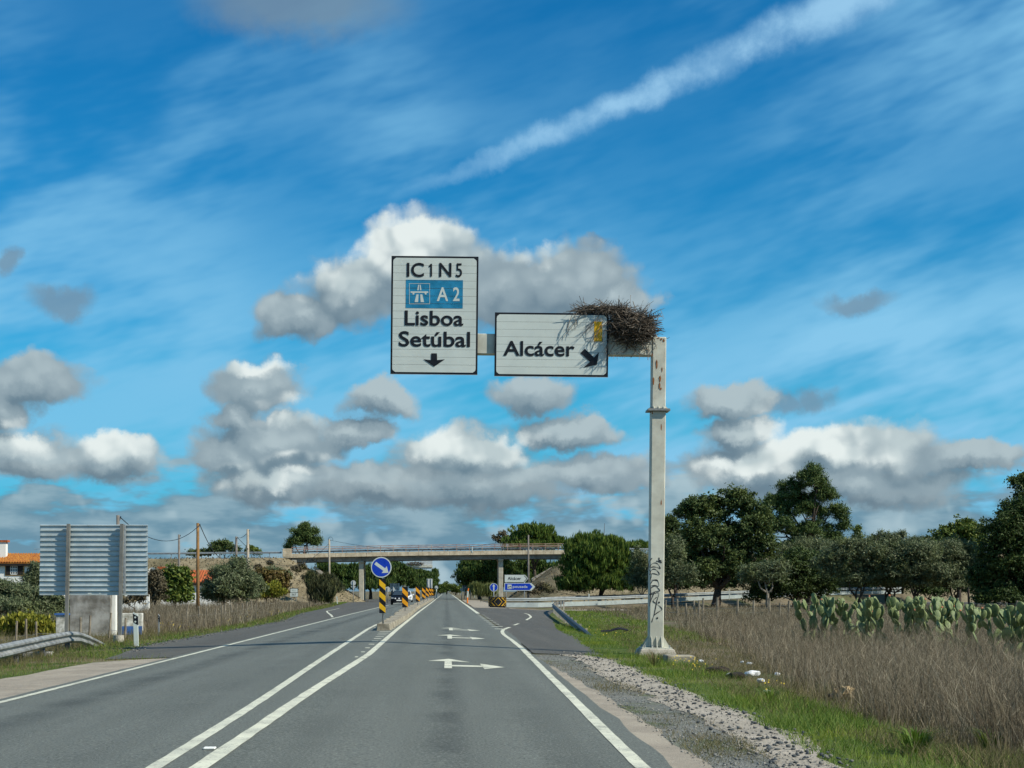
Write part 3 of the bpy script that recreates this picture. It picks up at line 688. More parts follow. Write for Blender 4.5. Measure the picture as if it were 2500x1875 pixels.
for q in ((1440,765,1390,762),(1420,768,1366,836),(1395,772,1380,812),(1400,775,1408,800),(1460,775,1412,830),(1480,790,1435,838),(1470,785,1440,860),(1490,800,1468,892),(1500,835,1475,880),
          (1490,765,1432,752),(1560,770,1592,742),(1585,775,1618,760),(1590,800,1614,816),(1580,850,1576,885),(1545,860,1562,872),(1530,855,1505,872),(1500,765,1487,745),(1455,760,1372,768),
          (1600,780,1612,772),(1515,862,1488,868),(1450,770,1500,754),(1470,780,1420,806),(1478,800,1462,850),(1485,830,1470,868)):
    loose(*q, -.31 + rg.uniform(-.04, .02))

# ------------------------------------------------------------------ median island
E_kr = edge([(951, 1540), (996, 1511), (1022, 1487.5), (1054, 1467.5), (1066, 1458.5), (1071, 1455)])
yk0 = G(940, 1539).y
kw = lambda y: 0.47 + 0.45 * min(max((y - yk0) / 35, 0), 1)
isl = thing('median_island', 'long low kerbed concrete median island between the two lanes', 'traffic island', (E_kr(yk0), yk0, 0))
KH = 0.21
def block(y0, y1, xl, xr, name, mt, z1, par, top=None):
    m = MB(); m.add([(xl(y0), y0, gz(-2, y0) - .08), (xr(y0), y0, gz(-2, y0) - .08), (xr(y1), y1, gz(-2, y1) - .08), (xl(y1), y1, gz(-2, y1) - .08),
                     (xl(y0) + .02, y0 + .02, z1), (xr(y0) - .03, y0 + .02, z1), (xr(y1) - .03, y1 - .004, z1), (xl(y1) + .02, y1 - .004, z1)],
                    [(3, 2, 1, 0), (4, 5, 6, 7), (0, 1, 5, 4), (1, 2, 6, 5), (2, 3, 7, 6), (3, 0, 4, 7)])
    return m.build(name, mt, par, bevel=0.012, off=(E_kr(yk0), yk0, 0))
rk = random.Random(3)
block(yk0, yk0 + .25, lambda y: E_kr(y) - kw(y), lambda y: E_kr(y), 'nose_block', M_kerb, KH + .012, isl)
y = yk0 + .26
while y < 260:
    l = 1.0 if y < 120 else 4.0
    dz = rk.uniform(-.012, .012); dx = rk.uniform(-.012, .012)
    block(y, y + l - .015, lambda t: E_kr(t) - .17 + dx, lambda t: E_kr(t) + dx, 'kerb_stone', M_kerb, KH + dz, isl)
    if y < 60 or rk.random() < .5: block(y, y + l - .015, lambda t: E_kr(t) - kw(t) + dx, lambda t: E_kr(t) - kw(t) + .15 + dx, 'kerb_stone', M_kerb, KH + dz, isl)
    y += l
block(yk0 + .26, 60, lambda t: E_kr(t) - kw(t) + .10, lambda t: E_kr(t) - .12, 'infill', M_kerb, KH - .03, isl)
for a_, b_ in ((60, 90), (90, 130), (130, 190), (190, 260)): block(a_, b_, lambda t: E_kr(t) - kw(t) + .10, lambda t: E_kr(t) - .12, 'infill', M_kerb, KH - .03, isl)

# ------------------------------------------------------------------ signs: shared builders
def post_at(root, x, z0, z1, y=0.0, r=.03, mt=None, name='post'):
    return MB().cyl((x, y, z0), (x, y, z1), r, n=8).build(name, mt or M_galv, root, smooth=True)
def round_sign(root, cx, cz, r, y, face=None, rim=None, back=False):
    d = MB().prism(disc(cx, cz, r, 0), y, y + .02).build('sign_disc', rim or M_white, root)
    if face: MB().add([(a, y - .003, c) for a, c in disc(cx, cz, r * .90, 0)], [tuple(range(32))]).build('face', face, d)
    return d
def arrow_poly(cx, cz, L, w, head, hl, ang):               # straight arrow, pointing along ang (degrees, 0 = right)
    pts = [(-L / 2, -w / 2), (L / 2 - hl, -w / 2), (L / 2 - hl, -head / 2), (L / 2, 0), (L / 2 - hl, head / 2), (L / 2 - hl, w / 2), (-L / 2, w / 2)]
    c, s = math.cos(R(ang)), math.sin(R(ang)); return [(cx + x * c - z * s, cz + x * s + z * c) for x, z in pts]
def striped(root, x0, x1, z0, z1, y, n, first, slope=.9):
    """black board with yellow slanting bars that fall to the right"""
    bd = MB().box(x0, x1, y, y + .025, z0, z1).build('board', M_black, root)
    w = x1 - x0; pitch = (z1 - z0) / n
    for k in range(n + 1):
        top = z1 - first * pitch - k * pitch; bot = top - pitch * .52; dz = w * slope
        poly = [(x0, bot), (x1, bot - dz), (x1, top - dz), (x0, top)]
        cl = []                                           # clip to the board
        for i in range(4):
            (xa, za), (xb, zb) = poly[i], poly[(i + 1) % 4]
            cl.append((xa, min(max(za, z0 + .01), z1 - .01)))
        if max(c for _, c in cl) - min(c for _, c in cl) > .04 and cl[3][1] - cl[0][1] + cl[2][1] - cl[1][1] > .05:
            flat_poly(cl, y - .004).build('yellow_bar', M_yell, bd)
    return bd
# keep-right sign at the head of the island
p = W(933, 1523, yk0 + .42)
ks = thing('keep_right_sign', 'round blue sign with a white slanting arrow above a black and yellow striped post', 'road sign', p)
k = (yk0 + .42) / F; L = lambda px, py: ((px - 933) * k, (1523 - py) * k)
post_at(ks, L(935, 0)[0], -.15, L(0, 1375)[1], .05, .035)
x0, z0 = L(926, 1497); x1, z1 = L(941.3, 1413); striped(ks, x0, x1, z0, z1, -.02, 3, .02, .9)
cx, cz = L(931, 1385); d = round_sign(ks, cx, cz, 25.2 * k, -.05, M_blue)
flat_poly(arrow_poly(*L(932.5, 1386.5), 40 * k, 7.6 * k, 21 * k, 13 * k, -36), -.056).build('arrow', M_white, d)
# row of striped marker boards along the island
words = ['nearest', 'second', 'third', 'fourth', 'fifth', 'sixth', 'seventh']
for i, (a, b_, t, bo, Y) in enumerate(((982, 996, 1432.6, 1482.6, 89), (1015, 1025, 1432, 1469, 126), (1030.5, 1038.7, 1434, 1462, 160), (1040, 1047, 1434, 1457.5, 190), (1047.6, 1053, 1435, 1455, 216), (1053, 1057.8, 1436, 1454, 240), (1058, 1062.5, 1436.5, 1453, 262))):
    c = (a + b_) / 2; loc = W(c, VY + (CZ - KH) * F / Y, Y); s = Y / F
    r = thing('marker_board', f'{words[i]} orange and black striped marker board standing along the median island', 'marker board', loc, 0, 'striped marker boards along the median')
    post_at(r, 0, -.1, (loc.z and (CZ - (t - VY) * s - loc.z) - .1), .03, .028)
    mo = MATS.get('sign_orange') or mat('sign_orange', (0.80, 0.34, 0.015), .45, .08, 3)
    bd = striped(r, (a - c) * s, (b_ - c) * s, CZ - (bo - VY) * s - loc.z, CZ - (t - VY) * s - loc.z, -.01, 2, .03, .95)
    for o in CHILDREN.get(bd.name, []): o.data.materials[0] = mo

# ------------------------------------------------------------------ guard rails
WPROF = [(0, .155), (.025, .145), (.08, .10), (.08, .06), (.02, .015), (.02, -.015), (.08, -.06), (.08, -.10), (.025, -.145), (0, -.155)]
def guard_rail(name, label, pts, side, mt, seg=4.0, top=.75, post=2.0, skirt=None, drop=None, group=None, postmt=None, postw=.06):
    """pts: (x, y, ground z) along the rail; W-shaped beam in lengths, posts behind it"""
    base = Vector(pts[0]); r = thing(name, label, 'guard rail', base, 0, group)
    P = [Vector(q) for q in pts]; cum = [0]
    for a, b_ in zip(P[:-1], P[1:]): cum.append(cum[-1] + (b_ - a).length)
    def at(s):
        s = min(max(s, 0), cum[-1])
        for i in range(len(P) - 1):
            if s <= cum[i + 1] + 1e-6: return P[i].lerp(P[i + 1], (s - cum[i]) / max(1e-6, cum[i + 1] - cum[i]))
        return P[-1].copy()
    def dz(s): return drop(s, cum[-1]) if drop else 0.0
    n = max(1, round(cum[-1] / seg))
    for i in range(n):
        s0, s1 = cum[-1] * i / n, cum[-1] * (i + 1) / n + (.12 if i < n - 1 else 0)
        off = .004 * (i % 2); st = max(2, int((s1 - s0) / min(1.0, seg / 3)))
        path = [at(s0 + (s1 - s0) * j / st) + Vector((0, 0, top - .155 - dz(s0 + (s1 - s0) * j / st))) - base for j in range(st + 1)]
        m = MB().sweep([(a + off, h) for a, h in WPROF], path, side); m.build('rail_beam', mt, r)
        if skirt:
            m = MB().sweep([(.03 + off, top - .44 - (top - .155)), (.03 + off, skirt - (top - .155))], path, side); m.build('skirt_panel', skirt_mt, r)
    s = post * .5
    while s < cum[-1] - (1.5 if drop else 0):
        q = at(s) - base; d = at(s + .2) - at(s - .2); d.z = 0; d.normalize(); rt = Vector((d.y, -d.x, 0)) * side
        c = q - rt * .08
        MB().box(c.x - postw, c.x + postw, c.y - postw * .8, c.y + postw * .8, q.z - .4, q.z + top - dz(s)).build('post', postmt or mt, r)
        s += post
    return r
skirt_mt = mat('pale_rail_skirt', (.36, .41, .40), .5, .08, 2, metal=.2)
gl = [(-8.0, 16), (-8.55, 23), (-9.15, 31.5), (-9.95, 38.5), (-10.25, 42), (-10.25, 44.5), (-10.1, 46.6)]
guard_rail('guard_rail', 'weathered steel guard rail on the left verge, its end bent down to the ground', [(x, y, -.37) for x, y in gl], 1, M_galvd, 4.0, .62, 4.0, postmt=mat('dark_post', (.07, .075, .08), .7, .2, 4),
           drop=lambda s, L: .66 * max(0, (s - (L - 4.6)) / 4.6) ** 1.6)
rr_ = [W(*q) for q in ((1456, 1559, 52), (1430, 1537, 57), (1405, 1518, 64), (1380, 1498, 76), (1362, 1484, 95), (1350, 1474, 118), (1356, 1469, 132), (1380, 1466, 145))]   # top of the rail
guard_rail('guard_rail', 'dark guard rail seen nearly end on beside the exit, sloping down to the grass', [(q.x, q.y, q.z - .70) for q in rr_], -1, mat('shaded_rail', (.085, .105, .12), .6, .2, 3, metal=.3), 5.0, .70, 4.0, postmt=M_conc, postw=.05)  # steel darkened in its colour: shade of the face turned from the sun
RP = [(1236, 1485.5, 143), (1320, 1484, 144), (1400, 1481, 150), (1485, 1478, 157), (1570, 1474, 163), (1700, 1467, 172), (1823, 1461, 182), (1950, 1456, 191), (2075, 1452, 200), (2200, 1450, 208)]
RPW = [W(*q) for q in RP]
RPW[0].z = gz(RPW[0].x, 143)
guard_rail('guard_rail', 'long pale guard rail with a lower skirt along the ramp behind the arrow board', [tuple(p) for p in RPW], 1, mat('bright_rail', (.36, .39, .38), .45, .1, 2, metal=.25), 6.0, .92, 4.0, skirt=.06)
rbk = MB(); vs = []                                          # low bank that carries the ramp
for p in RPW: vs += [(p.x + .6, p.y - 3.5, gz(p.x, p.y) - .10), (p.x + .2, p.y - .7, max(p.z - .02, gz(p.x, p.y) - .05)), (p.x, p.y + 7, max(p.z, gz(p.x, p.y) - .05)), (p.x, p.y + 12, gz(p.x, p.y) - .10)]
rbk.add(vs, [(4 * i + k, 4 * i + k + 4, 4 * i + k + 5, 4 * i + k + 1) for i in range(len(RPW) - 1) for k in range(3)])
rbk.build('ramp_bank', M_soil, smooth=True)['kind'] = 'structure'
guard_rail('guard_rail', 'far dark guard rail on the opposite side of the ramp below the round bush', [(x, 174 + .5 * x, gz(x, 174) + .15 + .5 * min(max((x - 9) / 16, 0), 1)) for x in (11, 15, 20, 26, 34, 44)], 1, M_galvd, 8.0, .76, 4.0)

# ------------------------------------------------------------------ delineator posts
def delineator(px, py_b, py_t, label, Y=None, band=True, tilt=0.0, name='delineator_post', thin=False):
    b_ = G(px, py_b) if Y is None else W(px, py_b, Y); h = (py_b - py_t) * b_.y / F; w = .06 if not thin else .03
    r = thing(name, label, 'delineator post', b_, 0, 'roadside delineator posts'); r.rotation_euler = (0, tilt, 0)
    m = MB(); m.add([(-w, -.04, -.1), (w, -.04, -.1), (w, .05, -.1), (-w, .05, -.1), (-w, -.04, h), (w, -.04, h - .06), (w, .05, h - .06), (-w, .05, h)],
                    [(3, 2, 1, 0), (4, 5, 6, 7), (0, 1, 5, 4), (1, 2, 6, 5), (2, 3, 7, 6), (3, 0, 4, 7)])
    m.build('post', M_white if not thin else M_galvd, r)
    if band:
        m = MB(); m.add([(-w - .003, -.044, h * .70), (w + .003, -.044, h * .62), (w + .003, .054, h * .62), (-w - .003, .054, h * .70), (-w - .003, -.044, h * .965), (w + .003, -.044, h * .88), (w + .003, .054, h * .88), (-w - .003, .054, h * .965)],
                        [(3, 2, 1, 0), (4, 5, 6, 7), (0, 1, 5, 4), (1, 2, 6, 5), (2, 3, 7, 6), (3, 0, 4, 7)])
        bd = m.build('band', M_black, r)
        for zz in (.72, .85): MB().add([(a, -.048, c) for a, c in disc(0, h * zz, w * .45, 0, 12)], [tuple(range(12))]).build('reflector', M_white, bd)
    return r
delineator(333, 1576, 1495, 'white plastic delineator post with a black band just past the back of the left board', tilt=-.03)
delineator(388, 1551, 1499, 'thin grey marker post with a black head on the left verge', thin=True)
delineator(824, 1475, 1455, 'small white delineator at the foot of the left bank beside the bush', band=False, tilt=-.1)
delineator(1195.5, 1459, 1447, 'white delineator just left of the blue straight-ahead sign', band=False, tilt=-.15)
delineator(1264, 1467, 1455, 'white headed delineator under the blue pousada sign', band=False, tilt=.15)
delineator(1158.5, 1459, 1448, 'white delineator in front of the reeds', band=False)
delineator(1438, 1462, 1449, 'white delineator with red reflector below the round green bush', Y=158, band=False)
delineator(1781, 1461, 1438, 'white delineator behind the oak trunk on the ramp', Y=170, band=False)
for i, px in enumerate((1112.5, 1119, 1126)): delineator(px, 1450.5 + i * 1.3, 1445 + i * .8, ['farthest', 'middle', 'nearest'][i] + ' of three tiny white posts right of the far end of the road', band=False)

# ------------------------------------------------------------------ direction signs at the exit
YS = 146.0; sY = YS / F
def local(loc): return lambda px, py: ((px - VX) * sY - loc.x, CZ - (py - VY) * sY - loc.z)
loc = gp(W(1212.5, 0, YS).x, YS - 2); ab = thing('arrow_board', 'curved black nose board with yellow chevrons pointing both ways at the exit', 'marker board', loc); q = local(loc)
x0, z0 = q(1191, 1486); x1, z1 = q(1234, 1457); cxm = (x0 + x1) / 2; hwid = (x1 - x0) / 2
def bend(x): return -.55 * math.sqrt(max(0, 1 - ((x - cxm) / (hwid * 1.02)) ** 2))
def curved(poly_x, z_lo, z_hi, dy, mt, name, par):           # a sheet bent round the nose
    m = MB(); n = len(poly_x); vs = [(x, bend(x) + dy, z_lo[i]) for i, x in enumerate(poly_x)] + [(x, bend(x) + dy, z_hi[i]) for i, x in enumerate(poly_x)]
    return m.add(vs, [(i, i + 1, n + i + 1, n + i) for i in range(n - 1)]).build(name, mt, par)
xx = [x0 + (x1 - x0) * i / 24 for i in range(25)]
bd = curved(xx, [z0 + .22] * 25, [z1] * 25, 0, M_black, 'board', ab)
MB().add([(x, bend(x), z1) for x in xx] + [(x, .02, z1) for x in xx], [(i, i + 1, 26 + i, 25 + i) for i in range(24)]).build('cap', M_black, ab)
MB().box(x0 + .12, x1 - .12, -.42, .0, -.1, z0 + .24).build('plinth', M_black, ab)
for cxp, sg in ((1196, -1), (1206, -1), (1222.5, 1), (1230.5, 1)):
    c = q(cxp, 0)[0]; hw_ = .17 if abs(cxp - 1212.5) < 14 else .12
    for up in (1, -1):
        zc = (z0 + .22 + z1) / 2; n = 5; zs = [zc + up * (z1 - zc - .06) * i / n for i in range(n + 1)]
        m = MB(); vs = []
        for i, z in enumerate(zs):
            xm = c + sg * (.20 - .36 * i / n)
            for e in (-hw_, hw_): xq = min(max(xm + e, x0 + .02), x1 - .02); vs.append((xq, bend(xq) - .006, z))
        m.add(vs, [(2 * i, 2 * i + 1, 2 * i + 3, 2 * i + 2) for i in range(n)]).build('chevron', M_yell, bd)
loc = gp(W(1205.5, 0, YS).x, YS); st = thing('straight_ahead_sign', 'small round blue sign with a white upright arrow behind the arrow board', 'road sign', loc); q = local(loc)
post_at(st, 0, -.1, q(0, 1432)[1], .03, .035); cx, cz = q(1205.5, 1434); d = round_sign(st, cx, cz, 10.2 * sY, -.02, M_blue)
flat_poly(arrow_poly(cx, cz, 16 * sY, 2.8 * sY, 7 * sY, 5.5 * sY, 90), -.026).build('arrow', M_white, d)
loc = gp(W(1260, 0, YS + 1).x, YS + 1); ds = thing('direction_sign', 'pair of arrow-ended direction boards on two posts, white Alcácer above blue pousada', 'road sign', loc); q = local(loc)
for px in (1236.8, 1281.8): post_at(ds, q(px, 0)[0], -.1, q(0, 1404)[1], .05, .04)
def pent(x0, x1, xt, y0, y1): a, b_ = q(x0, y1), q(x1, y0); t = q(xt, (y0 + y1) / 2); return [(a[0], a[1]), (b_[0], a[1]), t, (b_[0], b_[1]), (a[0], b_[1])]
u = MB().prism(pent(1233.2, 1282.8, 1291, 1403.2, 1421), -.02, .01).build('upper_board', M_white, ds)
flat_poly([q(*c) for c in ((1280,1419.6),(1282,1419.6),(1289.2,1412.5),(1282,1405),(1280,1405),(1286.8,1412.5))], -.024).build('chevron', M_black, u)
a, b_ = q(1240.3, 1416), q(1273.3, 1407.8); obj('lettering', text_mesh('Alcácer', a[0], b_[0], a[1], b_[1], -.025, M_black, .016), u)
lo = MB().prism(pent(1232.2, 1298.5, 1308, 1423, 1442), -.02, .01).build('lower_board', M_white, ds)
flat_poly(pent(1233.8, 1295.5, 1303.8, 1424.4, 1440.6), -.024).build('blue_field', M_blue, lo)
flat_poly([q(*c) for c in ((1294.5,1440.4),(1297.4,1440.4),(1305.4,1432.5),(1297.4,1424.6),(1294.5,1424.6),(1301.6,1432.5))], -.027).build('chevron', M_white, lo)
a, b_ = q(1240, 1438), q(1250, 1427); flat_poly([(a[0], a[1]), (b_[0], a[1]), (b_[0], b_[1]), (a[0], b_[1])], -.028).build('symbol_plate', M_white, lo)
sy = MB()
for pts in (((1241.4,1435),(1243.6,1435),(1242.6,1429)), ((1244.6,1434),(1245.8,1434),(1245.8,1432),(1247.6,1432),(1247.6,1434),(1248.8,1434),(1248.8,1431),(1247,1429.8),(1244.6,1431)), ((1241.2,1436.6),(1249,1436.6),(1249,1436),(1241.2,1436))):
    sy.add([(q(*c)[0], -.031, q(*c)[1]) for c in pts], [tuple(range(len(pts)))])
sy.build('inn_symbol', M_black, lo)
a, b_ = q(1252.8, 1437.2), q(1289.3, 1428.8); obj('lettering', text_mesh('pousada', a[0], b_[0], a[1], b_[1], -.028, M_white, .01), lo)

# ------------------------------------------------------------------ board seen from behind on the left verge
YL = 48.2; sL = YL / F
loc = W(296, 1581, YL); loc.z = gz(loc.x, YL); bb = thing('traffic_sign', 'back of a large grey ribbed metal road sign on two posts', 'road sign', loc)
q = lambda px, py: ((px - VX) * sL - loc.x, CZ - (py - VY) * sL - loc.z)
xa, zt_ = q(99, 1281); xb, zb_ = q(361, 1453); n = 14; h = (zt_ - zb_) / n
M_ribp = mat('ribbed_sheet', (.50, .57, .575), .5, .12, 2.0, metal=.35)
M_postg = mat('grey_post', (.20, .20, .18), .6, .15, 3, metal=.2)
for i in range(n):
    z = zb_ + i * h; sk = -.035 * (n - i) / n
    prof = [(0, .002), (0, h * .70), (-.012, h * .74), (-.038, h * .80), (-.038, h * .90), (-.012, h * .95), (0, h * .998)]
    vs = [(xa + sk, y, z + c) for y, c in prof] + [(xb + sk * .6, y, z + c) for y, c in prof]; m = len(prof)
    MB().add(vs, [(k, m + k, m + k + 1, k + 1) for k in range(m - 1)]).build('slat', M_ribp, bb)
MB().box(xa - .02, xb - .01, .012, .03, zb_, zt_).build('sign_sheet', M_ribp, bb)
for px, pz, lean in ((166, 0, .0), (296, 0, .0)):
    x = q(px, 0)[0]
    m = MB(); a0 = x - .045 - .03; a1 = x + .045
    m.add([(a0, -.20, -.25), (a0 + .1, -.20, -.25), (a0 + .1, -.075, -.25), (a0, -.075, -.25), (a1 - .04, -.20, zt_ + .02), (a1 + .06, -.20, zt_ + .02), (a1 + .06, -.075, zt_ + .02), (a1 - .04, -.075, zt_ + .02)],
          [(3, 2, 1, 0), (4, 5, 6, 7), (0, 1, 5, 4), (1, 2, 6, 5), (2, 3, 7, 6), (3, 0, 4, 7)]); m.build('post', M_postg, bb)
    MB().cyl((x - .05, -.14, -.4), (x - .05, -.14, .22), .17, .165, 14).build('post_footing', M_conc, bb)
x = q(303, 0)[0]; MB().box(x, x + .07, -.12, -.06, zb_ + .05, zt_).build('bracket_rail', M_galv, bb)
for px, w in ((220, .12), (245, .04)): x, z = q(px, 1449); MB().box(x - w / 2, x + w / 2, -.062, -.058, z - .02, z + .02).build('sticker', M_white, bb)

# ------------------------------------------------------------------ overpass
YBR = 250.0; sB = YBR / F
def bx(px): return (px - VX) * sB
def bzz(py): return CZ - (py - VY) * sB
XL, XR_ = bx(692), bx(1402)
def deck_top(x): t = (x - XL) / (XR_ - XL); return bzz(1352.5) + (bzz(1343) - bzz(1352.5)) * (1 - (1 - t) ** 1.6)
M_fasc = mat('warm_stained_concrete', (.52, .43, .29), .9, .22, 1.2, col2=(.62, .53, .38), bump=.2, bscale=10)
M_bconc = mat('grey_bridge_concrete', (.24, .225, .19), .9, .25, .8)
M_pier = mat('pier_concrete', (.42, .39, .31), .9, .18, 1.0, bump=.2, bscale=12)
M_redr = mat('faded_red_rail', (.34, .15, .12), .6, .3, 1.0, col2=(.46, .36, .28))
br = thing('overpass', 'concrete road overpass on slim piers crossing the road, with faded red railings', 'bridge', (0, YBR, 0))
n = 28
for i in range(n):                                        # parapet panels
    a, c = XL + (XR_ - XL) * i / n + .015, XL + (XR_ - XL) * (i + 1) / n - .015
    m = MB(); za, zc = deck_top(a), deck_top(c); h = .66
    m.add([(a, -.12, za - h), (c, -.12, zc - h), (c, .10, zc - h), (a, .10, za - h), (a, -.10, za), (c, -.10, zc), (c, .10, zc), (a, .10, za)], [(3, 2, 1, 0), (4, 5, 6, 7), (0, 1, 5, 4), (1, 2, 6, 5), (2, 3, 7, 6), (3, 0, 4, 7)])
    m.build('parapet_panel', M_fasc, br)
def ribbon(y0, y1, top, bot, name, mt, x0=XL, x1=XR_, n=12):
    m = MB(); xs_ = [x0 + (x1 - x0) * i / n for i in range(n + 1)]
    vs = []
    for x in xs_: vs += [(x, y0, deck_top(x) + bot), (x, y0, deck_top(x) + top), (x, y1, deck_top(x) + top), (x, y1, deck_top(x) + bot)]
    fs = [(4 * i + k, 4 * i + (k + 1) % 4, 4 * i + 4 + (k + 1) % 4, 4 * i + 4 + k) for i in range(n) for k in range(4)] + [(0, 3, 2, 1), (4 * n, 4 * n + 1, 4 * n + 2, 4 * n + 3)]
    m.add(vs, [f[::-1] for f in fs]); return m.build(name, mt, br)
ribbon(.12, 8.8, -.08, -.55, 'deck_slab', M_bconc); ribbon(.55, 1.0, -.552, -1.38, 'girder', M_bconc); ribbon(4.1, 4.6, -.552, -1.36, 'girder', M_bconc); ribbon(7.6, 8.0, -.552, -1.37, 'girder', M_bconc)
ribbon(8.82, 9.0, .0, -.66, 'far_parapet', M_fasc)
for px in (881, 1223):
    x = bx(px); gzp = gz(x, YBR)
    MB().box(x - .38, x + .38, .9, 2.1, gzp - .5, deck_top(x) - 1.385).build('pier', M_pier, br, bevel=.05)
    MB().box(x - .36, x + .36, 6.4, 7.4, gzp - .5, deck_top(x) - 1.39).build('pier', M_pier, br, bevel=.05)
    MB().box(x - .42, x + .42, .6, 7.9, deck_top(x) - 1.62, deck_top(x) - 1.384).build('pier_cap', M_pier, br)
for px0, px1, t in ((690, 711, 1339.5), (1394, 1413, 1326)):
    MB().box(bx(px0), bx(px1), -.16, .35, deck_top(bx(px0)) - .5, bzz(t)).build('end_block', M_fasc, br, bevel=.03)
MB().box(bx(712), bx(724), -.05, 9, 3.0, deck_top(bx(718)) - 1.0).build('abutment', M_pier, br)
MB().box(bx(1384), bx(1402), -.05, 9, 3.0, deck_top(bx(1392)) - 1.0).build('abutment', M_pier, br)
for zo, r_ in ((.62, .045), (1.02, .05)):
    MB().tube([(x, .05, deck_top(x) + zo) for x in np.linspace(bx(712), bx(1394), 20)], r_, 6).build('railing_pipe', M_redr, br)
    MB().tube([(x, 8.9, deck_top(x) + zo) for x in np.linspace(bx(712), bx(1394), 20)], r_, 6).build('railing_pipe', M_redr, br)
for i in range(23):
    x = bx(712) + (bx(1394) - bx(712)) * i / 22; MB().box(x - .04, x + .04, .0, .08, deck_top(x) - .05, deck_top(x) + 1.03).build('railing_post', M_redr, br)
    MB().box(x - .04 + .6, x + .06 + .6, .3, .42, deck_top(x) - .1, deck_top(x) + .42).build('crash_rail_post', M_galvd, br)
m = MB().sweep([(a, c * .9) for a, c in WPROF], [(x, .28, deck_top(x) + .30) for x in np.linspace(bx(712), bx(1394), 24)], 1); m.build('crash_rail', M_galvd, br)
MB().box(bx(1152), bx(1154.4), -.16, -.13, deck_top(bx(1153)) - .3, deck_top(bx(1153)) + .75).build('white_marker', M_white, br)
x0, x1 = bx(747), bx(775.5); obj('graffiti', text_mesh('MIKS', x0, x1, bzz(1371.3), bzz(1364.6), .54, M_ink, .0, .25), br)

# ------------------------------------------------------------------ banks that carry the crossing road
def bank(name, x_end, sgn, toe, htop):
    """heightfield of an embankment running away from the bridge end, with a rounded end slope"""
    xs_ = np.linspace(x_end + sgn * -toe * 1.15, x_end + sgn * 260, 110) if False else np.concatenate([np.linspace(-toe * 1.2, 40, 70), np.linspace(43, 230, 36)])
    ys_ = np.concatenate([np.linspace(-16, 0, 22), np.linspace(1, 9, 5), np.linspace(10, 24, 12)])
    V = []
    for yv in ys_:
        for t in xs_:
            x = x_end + sgn * t; e = max(0, -t) / toe; dy = max(0, -yv) / 13.5 if yv < 0 else max(0, yv - 9) / 14
            k = max(0, 1 - math.hypot(e, dy)); z = -.6 + (htop(t) + .6) * k
            if k < .999: z += .22 * mnoise.fractal(Vector((x * .30, yv * .30, 2.0)), 1, 2, 4) * min(1, k * 6) * min(1, (1 - k) * 8)
            V.append((x, YBR + yv, z))
    nx = len(xs_); Q = [(j * nx + i, j * nx + i + 1, (j + 1) * nx + i + 1, (j + 1) * nx + i) for j in range(len(ys_) - 1) for i in range(nx - 1)]
    if sgn < 0: Q = [q[::-1] for q in Q]
    o = obj(name, npmesh(name, V, Q, mats=[M_bank], smooth=True)); o['kind'] = 'structure'; return o
hl = lambda t: deck_top(XL) - .62 - .0078 * max(0, t); hr = lambda t: deck_top(XR_) - .62
bank('embankment', XL + .5, -1, 13.0, hl); bank('embankment', XR_ - .5, 1, 11.0, hr)
guard_rail('guard_rail', 'guard rail along the top of the left bank leading up to the overpass', [(XL - t, YBR + .3, hl(t) + .02) for t in (0.3, 8, 16, 24, 34, 50, 70)], -1, M_galv, 8.0, 1.0, 4.0)
guard_rail('guard_rail', 'guard rail along the top of the right bank behind the trees', [(XR_ + t, YBR + .3, hr(t) + .02) for t in (0.4, 10, 20, 40, 60, 80, 110)], 1, mat('bright_rail', ()), 8.0, .9, 4.0)
# concrete edge strips that run down the end slopes
for nm, (a, c), lab in (('slope_drain', ((765, 1386), (836, 1441)), 'pale concrete drain strip down the left bank under the bridge'), ('slope_drain', ((1354, 1382), (1297, 1414)), 'pale concrete drain strip down the right bank under the bridge')):
    A, C = W(a[0] if False else a[0], a[1], YBR + 1.2), W(c[0], c[1], YBR + 1.2); base = C.copy()
    d = (A - C); nrm = Vector((-d.z, 0, d.x)).normalized() * .10; m = MB()
    A2, C2 = A - C, Vector((0, 0, 0)); vs = []
    for p in (C2, A2):
        for yy in (-.3, .3): vs += [tuple(p + nrm + Vector((0, yy, 0))), tuple(p - nrm * 4 + Vector((0, yy, 0)))]
    m.add(vs, [(0, 4, 6, 2), (0, 1, 5, 4), (2, 6, 7, 3), (0, 2, 3, 1), (4, 5, 7, 6), (1, 3, 7, 5)])
    tag(m.build(nm, M_conc), lab, 'drain').location = base

# ------------------------------------------------------------------ houses and walls on the left
M_lime = mat('whitewash', (.80, .80, .74), .9, .06, 1.0)
M_tile = bpy.data.materials.new('clay_roof_tiles'); M_tile.use_nodes = True
def tile_nodes():
    b = NB(M_tile.node_tree); M_tile.node_tree.nodes.clear()
    p = b.new('ShaderNodeBsdfPrincipled'); o = b.new('ShaderNodeOutputMaterial'); b.l.new(p.outputs[0], o.inputs[0])
    co = b.new('ShaderNodeTexCoord').outputs['Object']; n = b.noise(co, 3.0, 4, .6)
    b.l.new(b.mix(b.ss(n, .35, .65), (.25, .075, .012), (.40, .17, .02)), p.inputs['Base Color']); p.inputs['Roughness'].default_value = .9
tile_nodes()
M_tile2 = mat('red_roof_tiles', (.36, .10, .035), .9, .3, 4.0)
M_dark = mat('dark_shutter', (.022, .016, .012), .6, .2, 5); M_glass = mat('window_glass', (.03, .04, .05), .08, .1, 2, spec=.6); M_ochre = mat('ochre_trim', (.42, .24, .08), .8, .1, 4)
